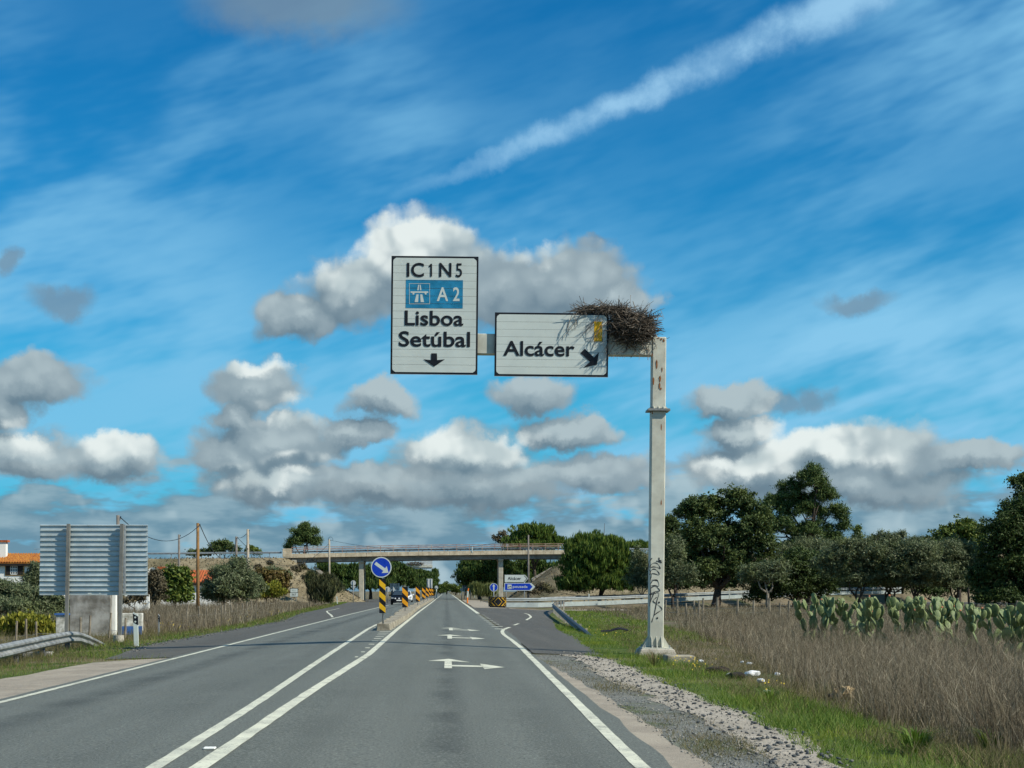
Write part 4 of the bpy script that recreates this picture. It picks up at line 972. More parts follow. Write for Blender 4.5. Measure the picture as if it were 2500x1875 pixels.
def house(name, label, Y, px0, px1, eave, ridge, depth, tmat, wins=(), z0=None):
    s = Y / F; x0, x1 = (px0 - VX) * s, (px1 - VX) * s; ze, zr = CZ - (eave - VY) * s, CZ - (ridge - VY) * s
    r = thing(name, label, 'house', (x0, Y, gz(x0, Y))); gz0 = gz(x0, Y); w = x1 - x0; ze -= gz0; zr -= gz0
    m = MB(); m.box(0, w, 0, depth, -.4, ze)
    for xx_ in (0, w): m.add([(xx_, 0, ze), (xx_, depth, ze), (xx_, depth / 2, zr - .1)], [(0, 1, 2)])
    m.build('wall', M_lime, r)
    rf = MB(); ov = .35; nrow = int(w / .24); sl = (zr - ze) / (depth / 2)
    rf.add([(-ov, -ov, ze - sl * ov), (w + ov, -ov, ze - sl * ov), (w + ov, depth / 2, zr), (-ov, depth / 2, zr), (w + ov, depth + ov, ze - sl * ov), (-ov, depth + ov, ze - sl * ov),
            (-ov, -ov, ze - sl * ov - .1), (w + ov, -ov, ze - sl * ov - .1)], [(0, 1, 2, 3), (3, 2, 4, 5), (6, 7, 1, 0)])
    ro = rf.build('roof', tmat, r)
    for i in range(nrow):                                # rows of barrel tiles
        x = -ov + (i + .5) * (w + 2 * ov) / nrow
        MB().cyl((x, -ov - .03, ze - sl * ov + .015), (x, depth / 2, zr + .015), .085, n=6, cap=False).build('tile_row', tmat, ro)
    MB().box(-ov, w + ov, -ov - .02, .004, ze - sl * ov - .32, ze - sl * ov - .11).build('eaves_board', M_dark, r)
    for (a, b_, t, bo) in wins:
        xa, xb = (a - VX) * s - x0, (b_ - VX) * s - x0; zt_, zb_ = CZ - (t - VY) * s - gz0, CZ - (bo - VY) * s - gz0
        wd = MB().box(xa - .1, xb + .1, -.05, .02, zb_ - .1, zt_ + .1).build('window', M_ochre, r)
        MB().box(xa, xb, -.055, -.05, zb_, zt_).build('pane', M_glass, wd)
        m3 = (xb - xa) * .3
        for xs2, xe in ((xa, xa + m3 * .85), (xb - m3 * 1.1, xb)): MB().box(xs2, xe, -.10, -.06, zb_ + .02, zt_ - .02).build('shutter', M_dark, wd)
        fr = MB(); a2, b2 = xa + m3 * .9, xb - m3 * 1.15
        for k in range(4): x = a2 + (b2 - a2) * k / 3; fr.box(x - .03, x + .03, -.085, -.06, zb_ + .02, zb_ + (zt_ - zb_) * .82)
        for k in range(4): z = zb_ + .04 + (zt_ - zb_) * .78 * k / 3; fr.box(a2, b2, -.09, -.086, z - .03, z + .03)
        fr.build('frame', M_lime, wd)
    return r, w, ze, zr
hA, w, ze, zr = house('house', 'white house with ochre-orange tiled roof at the left edge behind the shrubs', 150, -170, 118, 1371.5, 1349.5, 7.5, M_tile, wins=((15, 57, 1377, 1403), (-90, -48, 1377, 1403)))
s = 150 / F; xc = (-8 - VX) * s - hA.location.x
MB().box(xc - .5, xc + .36, 1.8, 2.5, zr - 1.2, zr + 1.1).build('chimney', M_lime, hA); MB().box(xc - .6, xc + .55, 1.7, 2.6, zr + 1.1, zr + 1.3).build('chimney_cap', M_tile2, hA)
xc = (84 - VX) * s - hA.location.x
an = MB().cyl((xc, 3.7, zr - .2), (xc, 3.7, zr + .55), .02, n=5).cyl((xc - 1.0, 3.7, zr + .45), (xc + .05, 3.7, zr + .5), .02, n=5)
for k in range(5): an.cyl((xc - .95 + .22 * k, 3.35, zr + .47), (xc - .95 + .22 * k, 4.05, zr + .47), .012, n=4)
an.build('aerial', M_galvd, hA)
hB, w, ze, zr = house('house', 'low white house with a bright red tiled roof behind the left shrubs', 160, 392, 548, 1418, 1391.5, 6.0, M_tile2)
s = 160 / F; xc = (391 - VX) * s - hB.location.x
MB().box(xc - .3, xc + .25, .6, 1.1, ze - .4, zr + .1).build('chimney', M_ochre, hB); MB().box(xc - .38, xc + .33, .5, 1.2, zr + .1, zr + .35).build('chimney_cap', M_tile2, hB)
loc = W(373.5, 1396, 158); sdh = thing('satellite_dish', 'white satellite dish on a thin mast left of the red tiled roof', 'satellite dish', (loc.x, 158, gz(loc.x, 158)))
MB().cyl((0, .1, -.1), (0, .1, loc.z - gz(loc.x, 158)), .03, n=6).build('mast', M_galvd, sdh)
dm = MB(); zc = loc.z - gz(loc.x, 158); n = 14; vs = [(0, 0, zc)] + [(.25 * math.cos(a), -.04, zc + .25 * math.sin(a)) for a in np.linspace(0, 2 * math.pi, n, endpoint=False)] + [(.48 * math.cos(a), -.16, zc + .48 * math.sin(a)) for a in np.linspace(0, 2 * math.pi, n, endpoint=False)]
dm.add(vs, [(0, 1 + i, 1 + (i + 1) % n) for i in range(n)] + [(1 + i, 1 + n + i, 1 + n + (i + 1) % n, 1 + (i + 1) % n) for i in range(n)]).build('dish', M_lime, sdh, smooth=True)
M_slab = mat('stained_render', (.24, .225, .185), .95, .45, 1.6, col2=(.42, .41, .37), bump=.3, bscale=14)
def wall_thing(name, label, Y, a, b_, t, bo, mt, cat='wall', th=.25, base=None, cap=None, rz=0):
    s = Y / F; x0, x1 = (a - VX) * s, (b_ - VX) * s; z0, z1 = gz(x0, Y) - .3, CZ - (t - VY) * s
    r = thing(name, label, cat, (x0, Y, 0), rz); MB().box(0, x1 - x0, 0, th, z0, z1).build('wall_body', mt, r, bevel=.015)
    if base: MB().box(-.004, x1 - x0 + .004, -.006, .0, z0, z0 + base).build('blue_base', mat('blue_wash', (.05, .13, .34), .9, .25, 4), r)
    if cap: MB().box(-.04, x1 - x0 + .04, -.04, th + .04, z1, z1 + .07).build('cap', mat('blue_wash', ()), r)
    return r
wall_thing('concrete_slab', 'upright stained grey concrete slab behind the posts of the left board', 60, 170, 270, 1440, 1556, M_slab, th=.3)
wall_thing('dark_pillar', 'narrow white pillar with a dark edge beside the stained concrete slab', 60.4, 271, 283, 1445, 1556, M_lime)
M_peel = mat('peeling_whitewash', (.40, .38, .30), .95, .3, 5, col2=(.72, .71, .64))
wall_thing('low_wall', 'low peeling white wall with a blue painted base beside the delineator post', 61, 294, 347, 1497, 1552, M_peel, base=.62)
wall_thing('gate_pillar', 'short peeling white pillar with a blue cap left of the concrete slab', 58, 136, 160, 1502, 1560, M_peel, th=.5, cap=True)
wall_thing('garden_wall', 'white garden wall glimpsed under the left board behind thin branches', 118, 282, 364, 1452, 1486, M_lime)
wall_thing('concrete_block', 'rough grey concrete block under the left guard rail', 38.5, 55, 122, 1592, 1640, M_slab, 'block', th=.4)

# ------------------------------------------------------------------ poles and wires
M_wood = mat('weathered_pole_wood', (.22, .125, .05), .9, .3, 2.0, bump=.3, bscale=20); M_pconc = mat('pole_concrete', (.34, .30, .23), .9, .15, 2.0); M_gpole = mat('grey_pole', (.17, .155, .135), .9, .2, 2)
def pole(label, px, top, bot, Y, w0, w1, mt, steps=False, cat='utility pole'):
    s = Y / F; x = (px - VX) * s; z0 = min(CZ - (bot - VY) * s, gz(x, Y)); zt_ = CZ - (top - VY) * s
    zb_ = gz(x, Y) if Y < 240 else min(z0, 8)
    r = thing('utility_pole', label, cat, (x, Y, zb_)); h = zt_ - zb_
    MB().cyl((0, 0, -.5), (0, 0, h), w0 / 2, w1 / 2, 10).build('shaft', mt, r, smooth=True)
    MB().box(-.04, .16, -.05, .05, h - .25, h - .18).build('bracket', M_galvd, r); MB().cyl((.14, 0, h - .2), (.14, 0, h - .06), .035, n=6).build('insulator', M_black, r)
    if steps:
        for k in range(5): z = .5 + k * h * .17; MB().box(-.05, .05, -w0 / 2 - .006, -w0 / 2 + .03, z, z + .12).build('bolt_hole', M_black, r)
    return Vector((x + .14, Y, zt_ - .12))
tA = pole('grey pole top poking up behind the left board', 288, 1258, 1500, 84, .22, .18, M_gpole)
tB = pole('tallest brown wooden utility pole in the left field, nearest to the road', 483, 1277, 1502, 106, .26, .20, M_wood)
tC = pole('concrete and wood utility pole right of the big olive bush on the left', 605, 1292, 1478, 150, .38, .24, M_pconc, True)
tD = pole('thin grey pole standing by the red tiled roof', 437, 1305, 1440, 170, .30, .22, M_gpole)
tE = pole('short grey pole in front of the left bank between two taller poles', 577, 1310, 1440, 205, .42, .30, M_gpole)
tF = pole('pole with a curled wire rising in front of the left end of the overpass', 804, 1317, 1440, 235, .36, .26, M_pconc)
tG = pole('slim pole in front of the right end of the overpass', 1290, 1306, 1440, 235, .40, .22, M_gpole)
def wire(label, a, b_, sag, r_=.022):
    a, b_ = Vector(a), Vector(b_); pts = [a.lerp(b_, t) - Vector((0, 0, sag * 4 * t * (1 - t))) for t in np.linspace(0, 1, 18)]
    m = MB().tube([p - a for p in pts], r_, 4); o = m.build('overhead_wire', M_black); o.location = a; return tag(o, label, 'wire')
wire('sagging wire between the board and the tall wooden pole', tA, tB, 1.2); wire('wire falling from the tall wooden pole to the short grey pole', tB, tE, 2.6, .03)
wire('wire from the short grey pole up to the concrete pole', tE, tC, .3, .03); wire('wire from the short grey pole past the bridge end', tE, tF + Vector((-.2, 0, -.5)), 3.6, .03)
wire('wire from the curled-top pole along the overpass', tF, tG, 1.8, .03); wire('looped wire hanging left of the concrete pole', tC, tC + Vector((-1.2, 8, -1.0)), 2.2, .025)
m = MB().tube([tF + Vector((.05 + .35 * math.cos(a), 0, .15 + .35 * math.sin(a))) - tF for a in np.linspace(-.5, 4.2, 12)], .03, 4); o = m.build('wire_loop', M_black); o.location = tF; tag(o, 'curled wire loop at the top of the pole by the bridge end', 'wire')

# ------------------------------------------------------------------ kilometre board and far signs
def sign_on(label, Y, px, bot, name='road_sign'):
    s = Y / F; x = (px - VX) * s; zz = gz(x, Y); r = thing(name, label, 'road sign', (x, Y, zz)); return r, (lambda a, b_: ((a - px) * s, CZ - (b_ - VY) * s - zz)), s
r, q, s = sign_on('white kilometre board reading IC1 567 among the weeds on the left', 178, 718, 1468, 'kilometre_board')
for px in (712.5, 723): post_at(r, q(px, 0)[0], -.1, q(0, 1440)[1], .05, .04)
a, c = q(707.6, 1447.4), q(728, 1436); pb = MB().prism(rrect(a[0], c[0], a[1], c[1], .08), -.02, .01).build('upper_plate', M_black, r)
a, c = q(709, 1446), q(726.8, 1437.2); flat_poly(rrect(a[0], c[0], a[1], c[1], .06), -.024).build('face', M_white, pb)
a, c = q(713.8, 1443.3), q(720.8, 1439.8); obj('lettering', text_mesh('IC1', a[0], c[0], a[1], c[1], -.028, mat('faded_green', (.10, .20, .17)), .0), pb)
a, c = q(707.6, 1457.6), q(728, 1446.6); pb = MB().prism(rrect(a[0], c[0], a[1], c[1], .08), -.022, .008).build('lower_plate', M_black, r)
a, c = q(708.2, 1456.8), q(727.5, 1447.2); flat_poly(rrect(a[0], c[0], a[1], c[1], .06), -.026).build('face', M_white, pb)
a, c = q(712, 1454), q(723.3, 1449); obj('lettering', text_mesh('567', a[0], c[0], a[1], c[1], -.030, M_black, .012), pb)
M_back = mat('grey_sign_back', (.50, .53, .52), .5, .08, 3, metal=.2)
def rect_back(r, q, a, b_, t, bo, posts, ribs=0):
    p, c = q(a, bo), q(b_, t); bd = MB().box(p[0], c[0], -.02, .02, p[1], c[1]).build('panel', M_back, r)
    for k in range(ribs): z = p[1] + (c[1] - p[1]) * (k + .5) / ribs; MB().box(p[0], c[0], -.06, -.021, z - .05, z + .05).build('rib', M_galvd, bd)
    for px in posts: post_at(r, q(px, 0)[0], -.1, c[1], -.1, .06)
    return bd
def tri(r, q, px, t, bo, half, up=True):
    a = [q(px - half, bo), q(px + half, bo), q(px, t)] if up else [q(px - half, t), q(px, bo), q(px + half, t)]
    return MB().prism(a, -.02, .02).build('triangle_plate', M_back, r)
r, q, s = sign_on('back of a round sign over a give-way triangle beside the left bridge pier', 225, 862.5, 1452)
post_at(r, 0, -.1, q(0, 1418)[1], -.06, .05, M_galvd); cx, cz = q(862.5, 1423.3); round_sign(r, cx, cz, 6.4 * s, 0, None, M_back); tri(r, q, 862.5, 1430.5, 1441, 6.2, False)
r, q, s = sign_on('grey back of a square ribbed road sign behind the dark car', 255, 964, 1452); rect_back(r, q, 952, 975.5, 1424, 1441.5, (957, 970), 5)
r, q, s = sign_on('pale back of a round road sign left of the dark car', 190, 946.5, 1460); post_at(r, 0, -.1, q(0, 1434)[1], -.06, .05, M_galvd); round_sign(r, *q(946.5, 1438.6), 6.4 * s, 0, None, M_back)
r, q, s = sign_on('pale back of a triangular road sign above the dark car', 215, 960.5, 1460); post_at(r, 0, -.1, q(0, 1434)[1], -.06, .05, M_galvd); tri(r, q, 960.5, 1432, 1441.5, 5.8)
r, q, s = sign_on('tall grey back of a sign board behind the far striped markers', 330, 1049, 1452); rect_back(r, q, 1042, 1056, 1413, 1436, (1045, 1053), 0)
r, q, s = sign_on('small round white sign at the far end of the median', 300, 1065.6, 1452); post_at(r, 0, -.1, q(0, 1433)[1], .05, .09, M_white); round_sign(r, *q(1065.6, 1434.3), 4.4 * s, 0, M_back)
r, q, s = sign_on('small round sign back half hidden by the second marker board', 210, 1013, 1462); post_at(r, 0, -.1, q(0, 1436)[1], .05, .05); round_sign(r, *q(1013, 1440), 4 * s, 0, None, M_back)
r, q, s = sign_on('grey information board with a white swoosh at the far right verge', 300, 1141, 1450); bd = rect_back(r, q, 1128.5, 1154, 1428, 1439.5, (1134, 1149)); bd.data.materials[0] = mat('board_slate', (.12, .14, .15), .5)
flat_poly([q(*c) for c in ((1131,1435.5),(1134,1437),(1138,1434),(1139,1431),(1136.5,1433.5),(1133,1434.6))], -.03).build('swoosh', M_white, bd)
flat_poly([q(*c) for c in ((1128.5,1438),(1130,1438),(1130,1428.3),(1128.5,1428.3))], -.03).build('white_edge', M_white, bd)
r, q, s = sign_on('round end-of-restriction sign on the far right verge', 260, 1127, 1452); post_at(r, 0, -.1, q(0, 1437)[1], .05, .05); d = round_sign(r, *q(1127, 1439), 4.2 * s, 0, M_white)
flat_poly([q(*c) for c in ((1124.6,1441.2),(1125.2,1441.8),(1129.4,1436.8),(1128.8,1436.2))], -.01).build('slash', M_galvd, d)
M_or = mat('marker_orange', (.85, .22, .03), .5)
r, q, s = sign_on('orange and white gas pipeline marker post on the right verge', 190, 1142, 1456, 'marker_post'); x, z = q(1142, 1455.5); zt_ = q(0, 1436)[1]; h = zt_
MB().cyl((-.05, 0, -.1), (-.05, 0, h * .38), .10, .09, 10).build('lower_sleeve', M_or, r); MB().cyl((-.05, 0, h * .38), (0, 0, h * .8), .092, .09, 10).build('middle_sleeve', M_white, r); MB().cyl((0, 0, h * .8), (.10, 0, h), .092, .07, 10).build('tilted_head', M_or, r)
# the next gantry along the road, seen from behind
YF = 350.0; s = YF / F; loc = W(988, 1452, YF); loc.z = gz(loc.x, YF)
fg = thing('sign_gantry', 'far white sign gantry seen from behind under the overpass, with a nest on it', 'sign gantry', loc); q = lambda a, b_: ((a - 988) * s, CZ - (b_ - VY) * s - loc.z)
MB().box(-.19, .19, -.19, .19, -.3, q(0, 1379)[1]).build('post', M_gsteel, fg); a, c = q(986.5, 1385), q(1056, 1380); MB().box(.19, c[0], -.15, .15, a[1], c[1]).build('beam', M_gsteel, fg)
for a_, b_, t, bo in ((1028, 1055.5, 1366.5, 1388.5), (996, 1025, 1380.5, 1389)): a, c = q(a_, bo), q(b_, t); MB().box(a[0], c[0], .2, .26, a[1], c[1]).build('sign_panel', M_back, fg)
V, Q = sticks(random.Random(4), 260, nest_place(0, 0, 0, 2.1, .6, .42), (.5, 1.2), (.02, .04)); a = q(1012, 1376.5)
nf = obj('bird_nest', npmesh('bird_nest', V, Q, mats=[M_twig])); nf.location = loc + Vector((a[0], 0, a[1])); tag(nf, 'dark twig nest lying along the beam of the far gantry', 'nest')

# ------------------------------------------------------------------ cars
def car(label, px, Y, body, lights=True, w=1.76, h=1.47, Ln=4.05):
    x = (px - VX) * Y / F; r = thing('car', label, 'car', gp(x, Y)); hw2 = w / 2
    M_tyre = mat('tyre_rubber', (.015, .015, .016), .9); M_rim = mat('wheel_rim', (.35, .36, .37), .35, metal=.8)
    # body: cross-sections along y (front at -y faces the camera): (y, z of sill, z of shoulder, half width)
    secs = [(-.0, .42, .62, .70), (.06, .26, .72, .80), (.25, .22, .80, .86), (.9, .22, .92, .88), (1.3, .22, .98, .88), (2.4, .22, .98, .88), (3.4, .24, 1.0, .87), (3.9, .30, .96, .82), (4.05, .42, .86, .74)]
    m = MB(); ring = []
    for y, zs_, zh, k in secs:
        k *= hw2 / .88
        ring += [(-k * .92, y, zs_), (-k, y, zs_ + .12), (-k, y, zh - .10), (-k * .90, y, zh), (k * .90, y, zh), (k, y, zh - .10), (k, y, zs_ + .12), (k * .92, y, zs_)]
    n = len(secs); fs = [(i * 8 + k, i * 8 + (k + 1) % 8, (i + 1) * 8 + (k + 1) % 8, (i + 1) * 8 + k) for i in range(n - 1) for k in range(8)] + [tuple(range(7, -1, -1)), tuple(range((n - 1) * 8, n * 8))]
    m.add(ring, fs); bo = m.build('body', body, r, smooth=True)
    gsec = [(.95, .90, .80), (1.75, h - .06, .60), (2.3, h, .59), (3.2, h - .05, .57), (3.85, .96, .70)]
    m = MB(); ring = []
    for y, zt_, k in gsec: ring += [(-.80, y, min(.93, zt_)), (-k, y, zt_), (k, y, zt_), (.80, y, min(.93, zt_))]
    m.add(ring, [(i * 4 + k, i * 4 + k + 1, (i + 1) * 4 + k + 1, (i + 1) * 4 + k) for i in range(4) for k in range(3)]); m.build('cabin', body, r)
    wsv = [(-.70, .98 + .02, .97), (.70, 1.0, .97), (.55, 1.70, h - .09), (-.55, 1.70, h - .09)]
    MB().add([(a, y - .03, z + .03) for a, y, z in wsv], [(0, 1, 2, 3)]).build('windscreen', M_glass, r)
    for sg in (-1, 1):
        MB().add([(sg * .80, 1.25, .98), (sg * .80, 3.3, .98), (sg * .62, 3.1, h - .12), (sg * .63, 1.8, h - .11)], [(0, 1, 2, 3)]).build('side_window', M_glass, r)
        MB().box(sg * .98 - .10, sg * .98 + .10, 1.15, 1.27, .92, 1.06).build('mirror', body, r, bevel=.02)
        hl_ = MB().prism([(sg * .50, .66), (sg * .80, .64), (sg * .83, .76), (sg * .55, .74)][::sg], -.02, .2).build('headlight', mat('headlight_lens', (.55, .58, .6), .15, metal=.4), r)
        for yy in (.78, 3.25):
            wh = MB().cyl((sg * .72, yy, .31), (sg * .88, yy, .31), .31, n=18).build('wheel', M_tyre, r); MB().cyl((sg * .875, yy, .31), (sg * .892, yy, .31), .19, n=14).build('rim', M_rim, wh)
    if lights:
        for xx_ in (-.38, .02): MB().add([(a, -.03, c) for a, c in disc(xx_, .66, .075, 0, 14)], [tuple(range(14))]).build('lamp', mat('lamp_glass', (.85, .87, .85), .2), r)
    MB().box(-.26, .26, -.03, .0, .40, .51).build('number_plate', mat('plate_white', (.8, .8, .74), .4), r); MB().box(-.55, .55, -.012, .02, .27, .38).build('grille', M_black, r)
    MB().prism([(0, .55), (.05, .60), (0, .65), (-.05, .60)], -.015, .02).build('badge', mat('wheel_rim', ()), r)
    return r
car('dark navy hatchback coming towards us in the opposite lane', 974, 161, mat('navy_paint', (.004, .005, .010), .55, .1, 2, spec=.2))
car('white car following behind the dark hatchback', 989.5, 194, mat('white_paint', (.78, .79, .78), .3, .03, 2, coat=.5), False)

# ------------------------------------------------------------------ foliage
NR = np.random.RandomState
def unit(a): return a / np.maximum(np.linalg.norm(a, axis=1, keepdims=True), 1e-6)
def foliage(seed, lobes, n, leaf, clump=22, cr=.45, mode='broad', inner=.5, flat=.75, nsub=8, fsub=.42, corek=.80):
    """leaf-sized faces gathered in clumps over a set of lobes (x, y, z, rx, ry, rz)"""
    rs = NR(seed); lb = np.array(lobes, float)
    if nsub:                                               # each lobe breaks up into smaller heads, so the crown is lumpy and lets light through
        k0 = np.repeat(np.arange(len(lb)), nsub); dd = unit(rs.normal(size=(len(k0), 3))); dd[:, 2] = np.where(dd[:, 2] < -.5, -dd[:, 2], dd[:, 2])
        sb = lb[k0].copy(); sb[:, :3] += dd * lb[k0, 3:] * rs.uniform(.55, .95, (len(k0), 1)); sb[:, 3:] *= (fsub * 1.18 * rs.uniform(.65, 1.3, (len(k0), 1)))
        core = lb.copy(); core[:, 3:] *= corek; lb = np.concatenate([sb, core])
    wgt = lb[:, 3] * lb[:, 4] + lb[:, 3] * lb[:, 5] + lb[:, 4] * lb[:, 5]; wgt /= wgt.sum()
    nc = max(4, n // clump); li = rs.choice(len(lb), nc, p=wgt); d = unit(rs.normal(size=(nc, 3)))
    if mode != 'cone': d[:, 2] = np.where(d[:, 2] < -.35, -d[:, 2] * .6, d[:, 2]); d = unit(d)
    r = rs.uniform(inner, 1.0, nc) ** .7 * (1 + .16 * rs.normal(size=nc))
    cen = lb[li, :3] + d * lb[li, 3:] * r[:, None]
    k = np.repeat(np.arange(nc), clump); m = len(k)
    size = cr * (.6 + .8 * rs.rand(nc))[k]
    p = cen[k] + rs.normal(size=(m, 3)) * size[:, None] * np.array([1, 1, flat]) * .6
    out = d[k]; g_ = rs.normal(size=(m, 3))
    if mode in ('broad', 'cone'):
        t1 = unit(g_ + out * .2 + np.array([0, 0, -.25])); nn = unit(out * .7 + np.array([0, 0, .45]) + rs.normal(size=(m, 3)) * .7)
        t2 = unit(np.cross(nn, t1))
    elif mode == 'needle':
        t1 = unit(g_ * .75 + out * .55 + np.array([0, 0, .55])); t2 = unit(np.cross(t1, rs.normal(size=(m, 3))))
    else:                                                  # upright shoots
        t1 = unit(g_ * .22 + out * .25 + np.array([0, 0, 1.0])); t2 = unit(np.cross(t1, rs.normal(size=(m, 3))))
    l = leaf[0] * (.6 + .8 * rs.rand(m))[:, None] * .5; w = leaf[1] * (.6 + .8 * rs.rand(m))[:, None] * .5
    v = np.stack([p - t1 * l, p + t2 * w - t1 * l * .1, p + t1 * l, p - t2 * w - t1 * l * .1], 1).reshape(-1, 3)
    return v, np.arange(m * 4).reshape(-1, 4)
KIND = {
 'oak':   dict(m=leafmat('oak_leaves', [(0.034, 0.060, 0.019), (0.055, 0.091, 0.027), (0.081, 0.120, 0.035), (0.114, 0.146, 0.047)], .26, .6, ((.085, .10, .022), .45, .6, .48)), leaf=(.26, .17), clump=30, cr=.58, mode='broad', nsub=10, fsub=.40),
 'olive': dict(m=leafmat('olive_leaves', [(0.065, 0.090, 0.039), (0.107, 0.140, 0.065), (0.156, 0.188, 0.094), (0.227, 0.244, 0.139)], .26, .6, ((.085, .10, .022), .45, .6, .48)), leaf=(.30, .085), clump=18, cr=.50, mode='broad'),
 'pine':  dict(m=leafmat('pine_needles', [(0.034, 0.068, 0.021), (0.062, 0.107, 0.029), (0.094, 0.143, 0.036), (0.130, 0.169, 0.047)], .10, .6, ((.075, .085, .018), .45, .55, .50)), leaf=(.46, .075), clump=40, cr=.62, mode='needle', nsub=12, fsub=.30),
 'stone': dict(m=leafmat('stone_pine_needles', [(0.039, 0.078, 0.013), (0.068, 0.124, 0.018), (0.104, 0.163, 0.023), (0.156, 0.202, 0.034)], .24, .6, ((.075, .095, .02), .45, .55, .50)), leaf=(.62, .13), clump=20, cr=.42, mode='shoot', nsub=7, fsub=.24, core=.98),
 'umbrella': dict(m=leafmat('umbrella_pine_needles', [(0.023, 0.049, 0.012), (0.039, 0.078, 0.016), (0.060, 0.104, 0.019), (0.091, 0.130, 0.026)], .1, .6, ((.075, .085, .018), .45, .55, .50)), leaf=(.55, .16), clump=26, cr=.6, mode='shoot'),
 'shrub': dict(m=leafmat('dark_shrub_leaves', [(0.023, 0.044, 0.013), (0.039, 0.070, 0.018), (0.058, 0.094, 0.023), (0.088, 0.120, 0.034)], .24, .6, ((.075, .095, .02), .45, .55, .50)), leaf=(.24, .13), clump=26, cr=.5, mode='broad'),
 'green': dict(m=leafmat('fresh_leaves', [(0.046, 0.078, 0.013), (0.078, 0.124, 0.021), (0.117, 0.163, 0.026), (0.182, 0.208, 0.039)], .2, .6, ((.075, .085, .018), .45, .55, .50)), leaf=(.32, .2), clump=22, cr=.45, mode='broad'),
 'yellow': dict(m=leafmat('yellow_green_leaves', [(0.104, 0.117, 0.016), (0.169, 0.182, 0.021), (0.247, 0.247, 0.029), (0.325, 0.299, 0.039)], .2, .6, ((.075, .085, .018), .45, .55, .50)), leaf=(.26, .14), clump=20, cr=.35, mode='shoot'),
 'red':   dict(m=leafmat('autumn_leaves', [(0.072, 0.058, 0.018), (0.111, 0.065, 0.021), (0.130, 0.111, 0.026), (0.182, 0.130, 0.039)], .2, .6, ((.075, .085, .018), .45, .55, .50)), leaf=(.30, .2), clump=20, cr=.45, mode='broad'),
 'broom': dict(m=leafmat('broom_stems', [(0.029, 0.039, 0.017), (0.047, 0.057, 0.023), (0.068, 0.075, 0.031), (0.098, 0.098, 0.042)], .05, .6, ((.075, .085, .018), .45, .55, .50)), leaf=(.75, .07), clump=18, cr=.4, mode='shoot'),
 'reed':  dict(m=leafmat('reed_leaves', [(0.091, 0.111, 0.033), (0.143, 0.163, 0.046), (0.195, 0.208, 0.065)], .1, .6, ((.075, .085, .018), .45, .55, .50)), leaf=(1.1, .10), clump=14, cr=.5, mode='shoot'),
 'brown': dict(m=leafmat('brown_scrub', [(0.072, 0.062, 0.036), (0.111, 0.095, 0.055), (0.156, 0.130, 0.078)], .1, .6, ((.075, .085, .018), .45, .55, .50)), leaf=(.30, .10), clump=18, cr=.4, mode='broad'),
}
M_bark = mat('dark_bark', (.055, .043, .032), .95, .35, 3, bump=.6, bscale=14); M_barkp = mat('pale_bark', (.20, .175, .135), .95, .3, 3, bump=.5, bscale=14)
def limb(m, a, b_, r0, r1, rs, wig=.10, n=5, sides=7):
    a, b_ = Vector(a), Vector(b_); L = (b_ - a).length
    pts = [a.lerp(b_, t) + Vector(rs.normal(size=3)) * wig * L * (t * (1 - t)) * 2 for t in np.linspace(0, 1, n)]
    m.tube(pts, [r0 + (r1 - r0) * t for t in np.linspace(0, 1, n)], sides); return pts
TREES = []
def tree(name, label, cat, Y, px, kind, lobes, n, trunk=(.2, None), bark=None, seed=1, depth=.85, inner=.5, leafk=1.0, group=None, forks=4, stems=1, lean=0.0, zbase=None):
    """crown lobes are given as (x, y, half width, half height) in the photograph at distance Y"""
    s = Y / F; x0 = (px - VX) * s; zb = gz(x0, Y) if zbase is None else zbase; rs = NR(seed)
    r = thing(name, label, cat, (x0, Y, zb), 0, group); L3 = []
    for (cx, cy, rx, ry) in lobes:
        L3.append(((cx - VX) * s - x0, rs.uniform(-.35, .35) * rx * s, CZ - (cy - VY) * s - zb, rx * s * 1.06, rx * s * depth, ry * s * 1.06))
    K = KIND[kind]; v, q = foliage(seed, L3, n, (K['leaf'][0] * leafk, K['leaf'][1] * leafk), K['clump'], K['cr'] * leafk * .62, K['mode'], inner, nsub=K.get('nsub', 8), fsub=K.get('fsub', .42), corek=K.get('core', .80))
    obj('crown', npmesh('crown', v, q, mats=[K['m']]), r)
    rad = trunk[0]; m = MB(); big = sorted(L3, key=lambda e: -e[3] * e[5])
    top = Vector((np.mean([e[0] for e in L3]), 0, max(.4, np.mean([e[2] for e in L3]))))
    for k in range(stems):
        off = Vector((rs.uniform(-.5, .5) * (stems > 1), rs.uniform(-.4, .4) * (stems > 1), 0)) * rad * 3
        fork_z = (trunk[1] or .4) * top.z; fp = Vector((top.x * .45 + lean + rs.normal() * .2 * (stems > 1), rs.normal() * .1, fork_z))
        limb(m, off + Vector((0, 0, -.4)), fp, rad * 1.25, rad * .75, rs, .06)
        for e in big[k::stems][:forks]:
            tip = Vector(e[:3]) + Vector((0, 0, e[5] * .35)); pts = limb(m, fp, tip, rad * .62, rad * .12, rs, .16)
            for j in range(2): limb(m, pts[2 + j], pts[2 + j] + Vector((rs.normal() * e[3] * .6, rs.normal() * e[4] * .6, abs(rs.normal()) * e[5] * .5)), rad * .28, rad * .06, rs, .15, 4, 5)
    m.build('trunk', bark or M_bark, r, smooth=True); return r
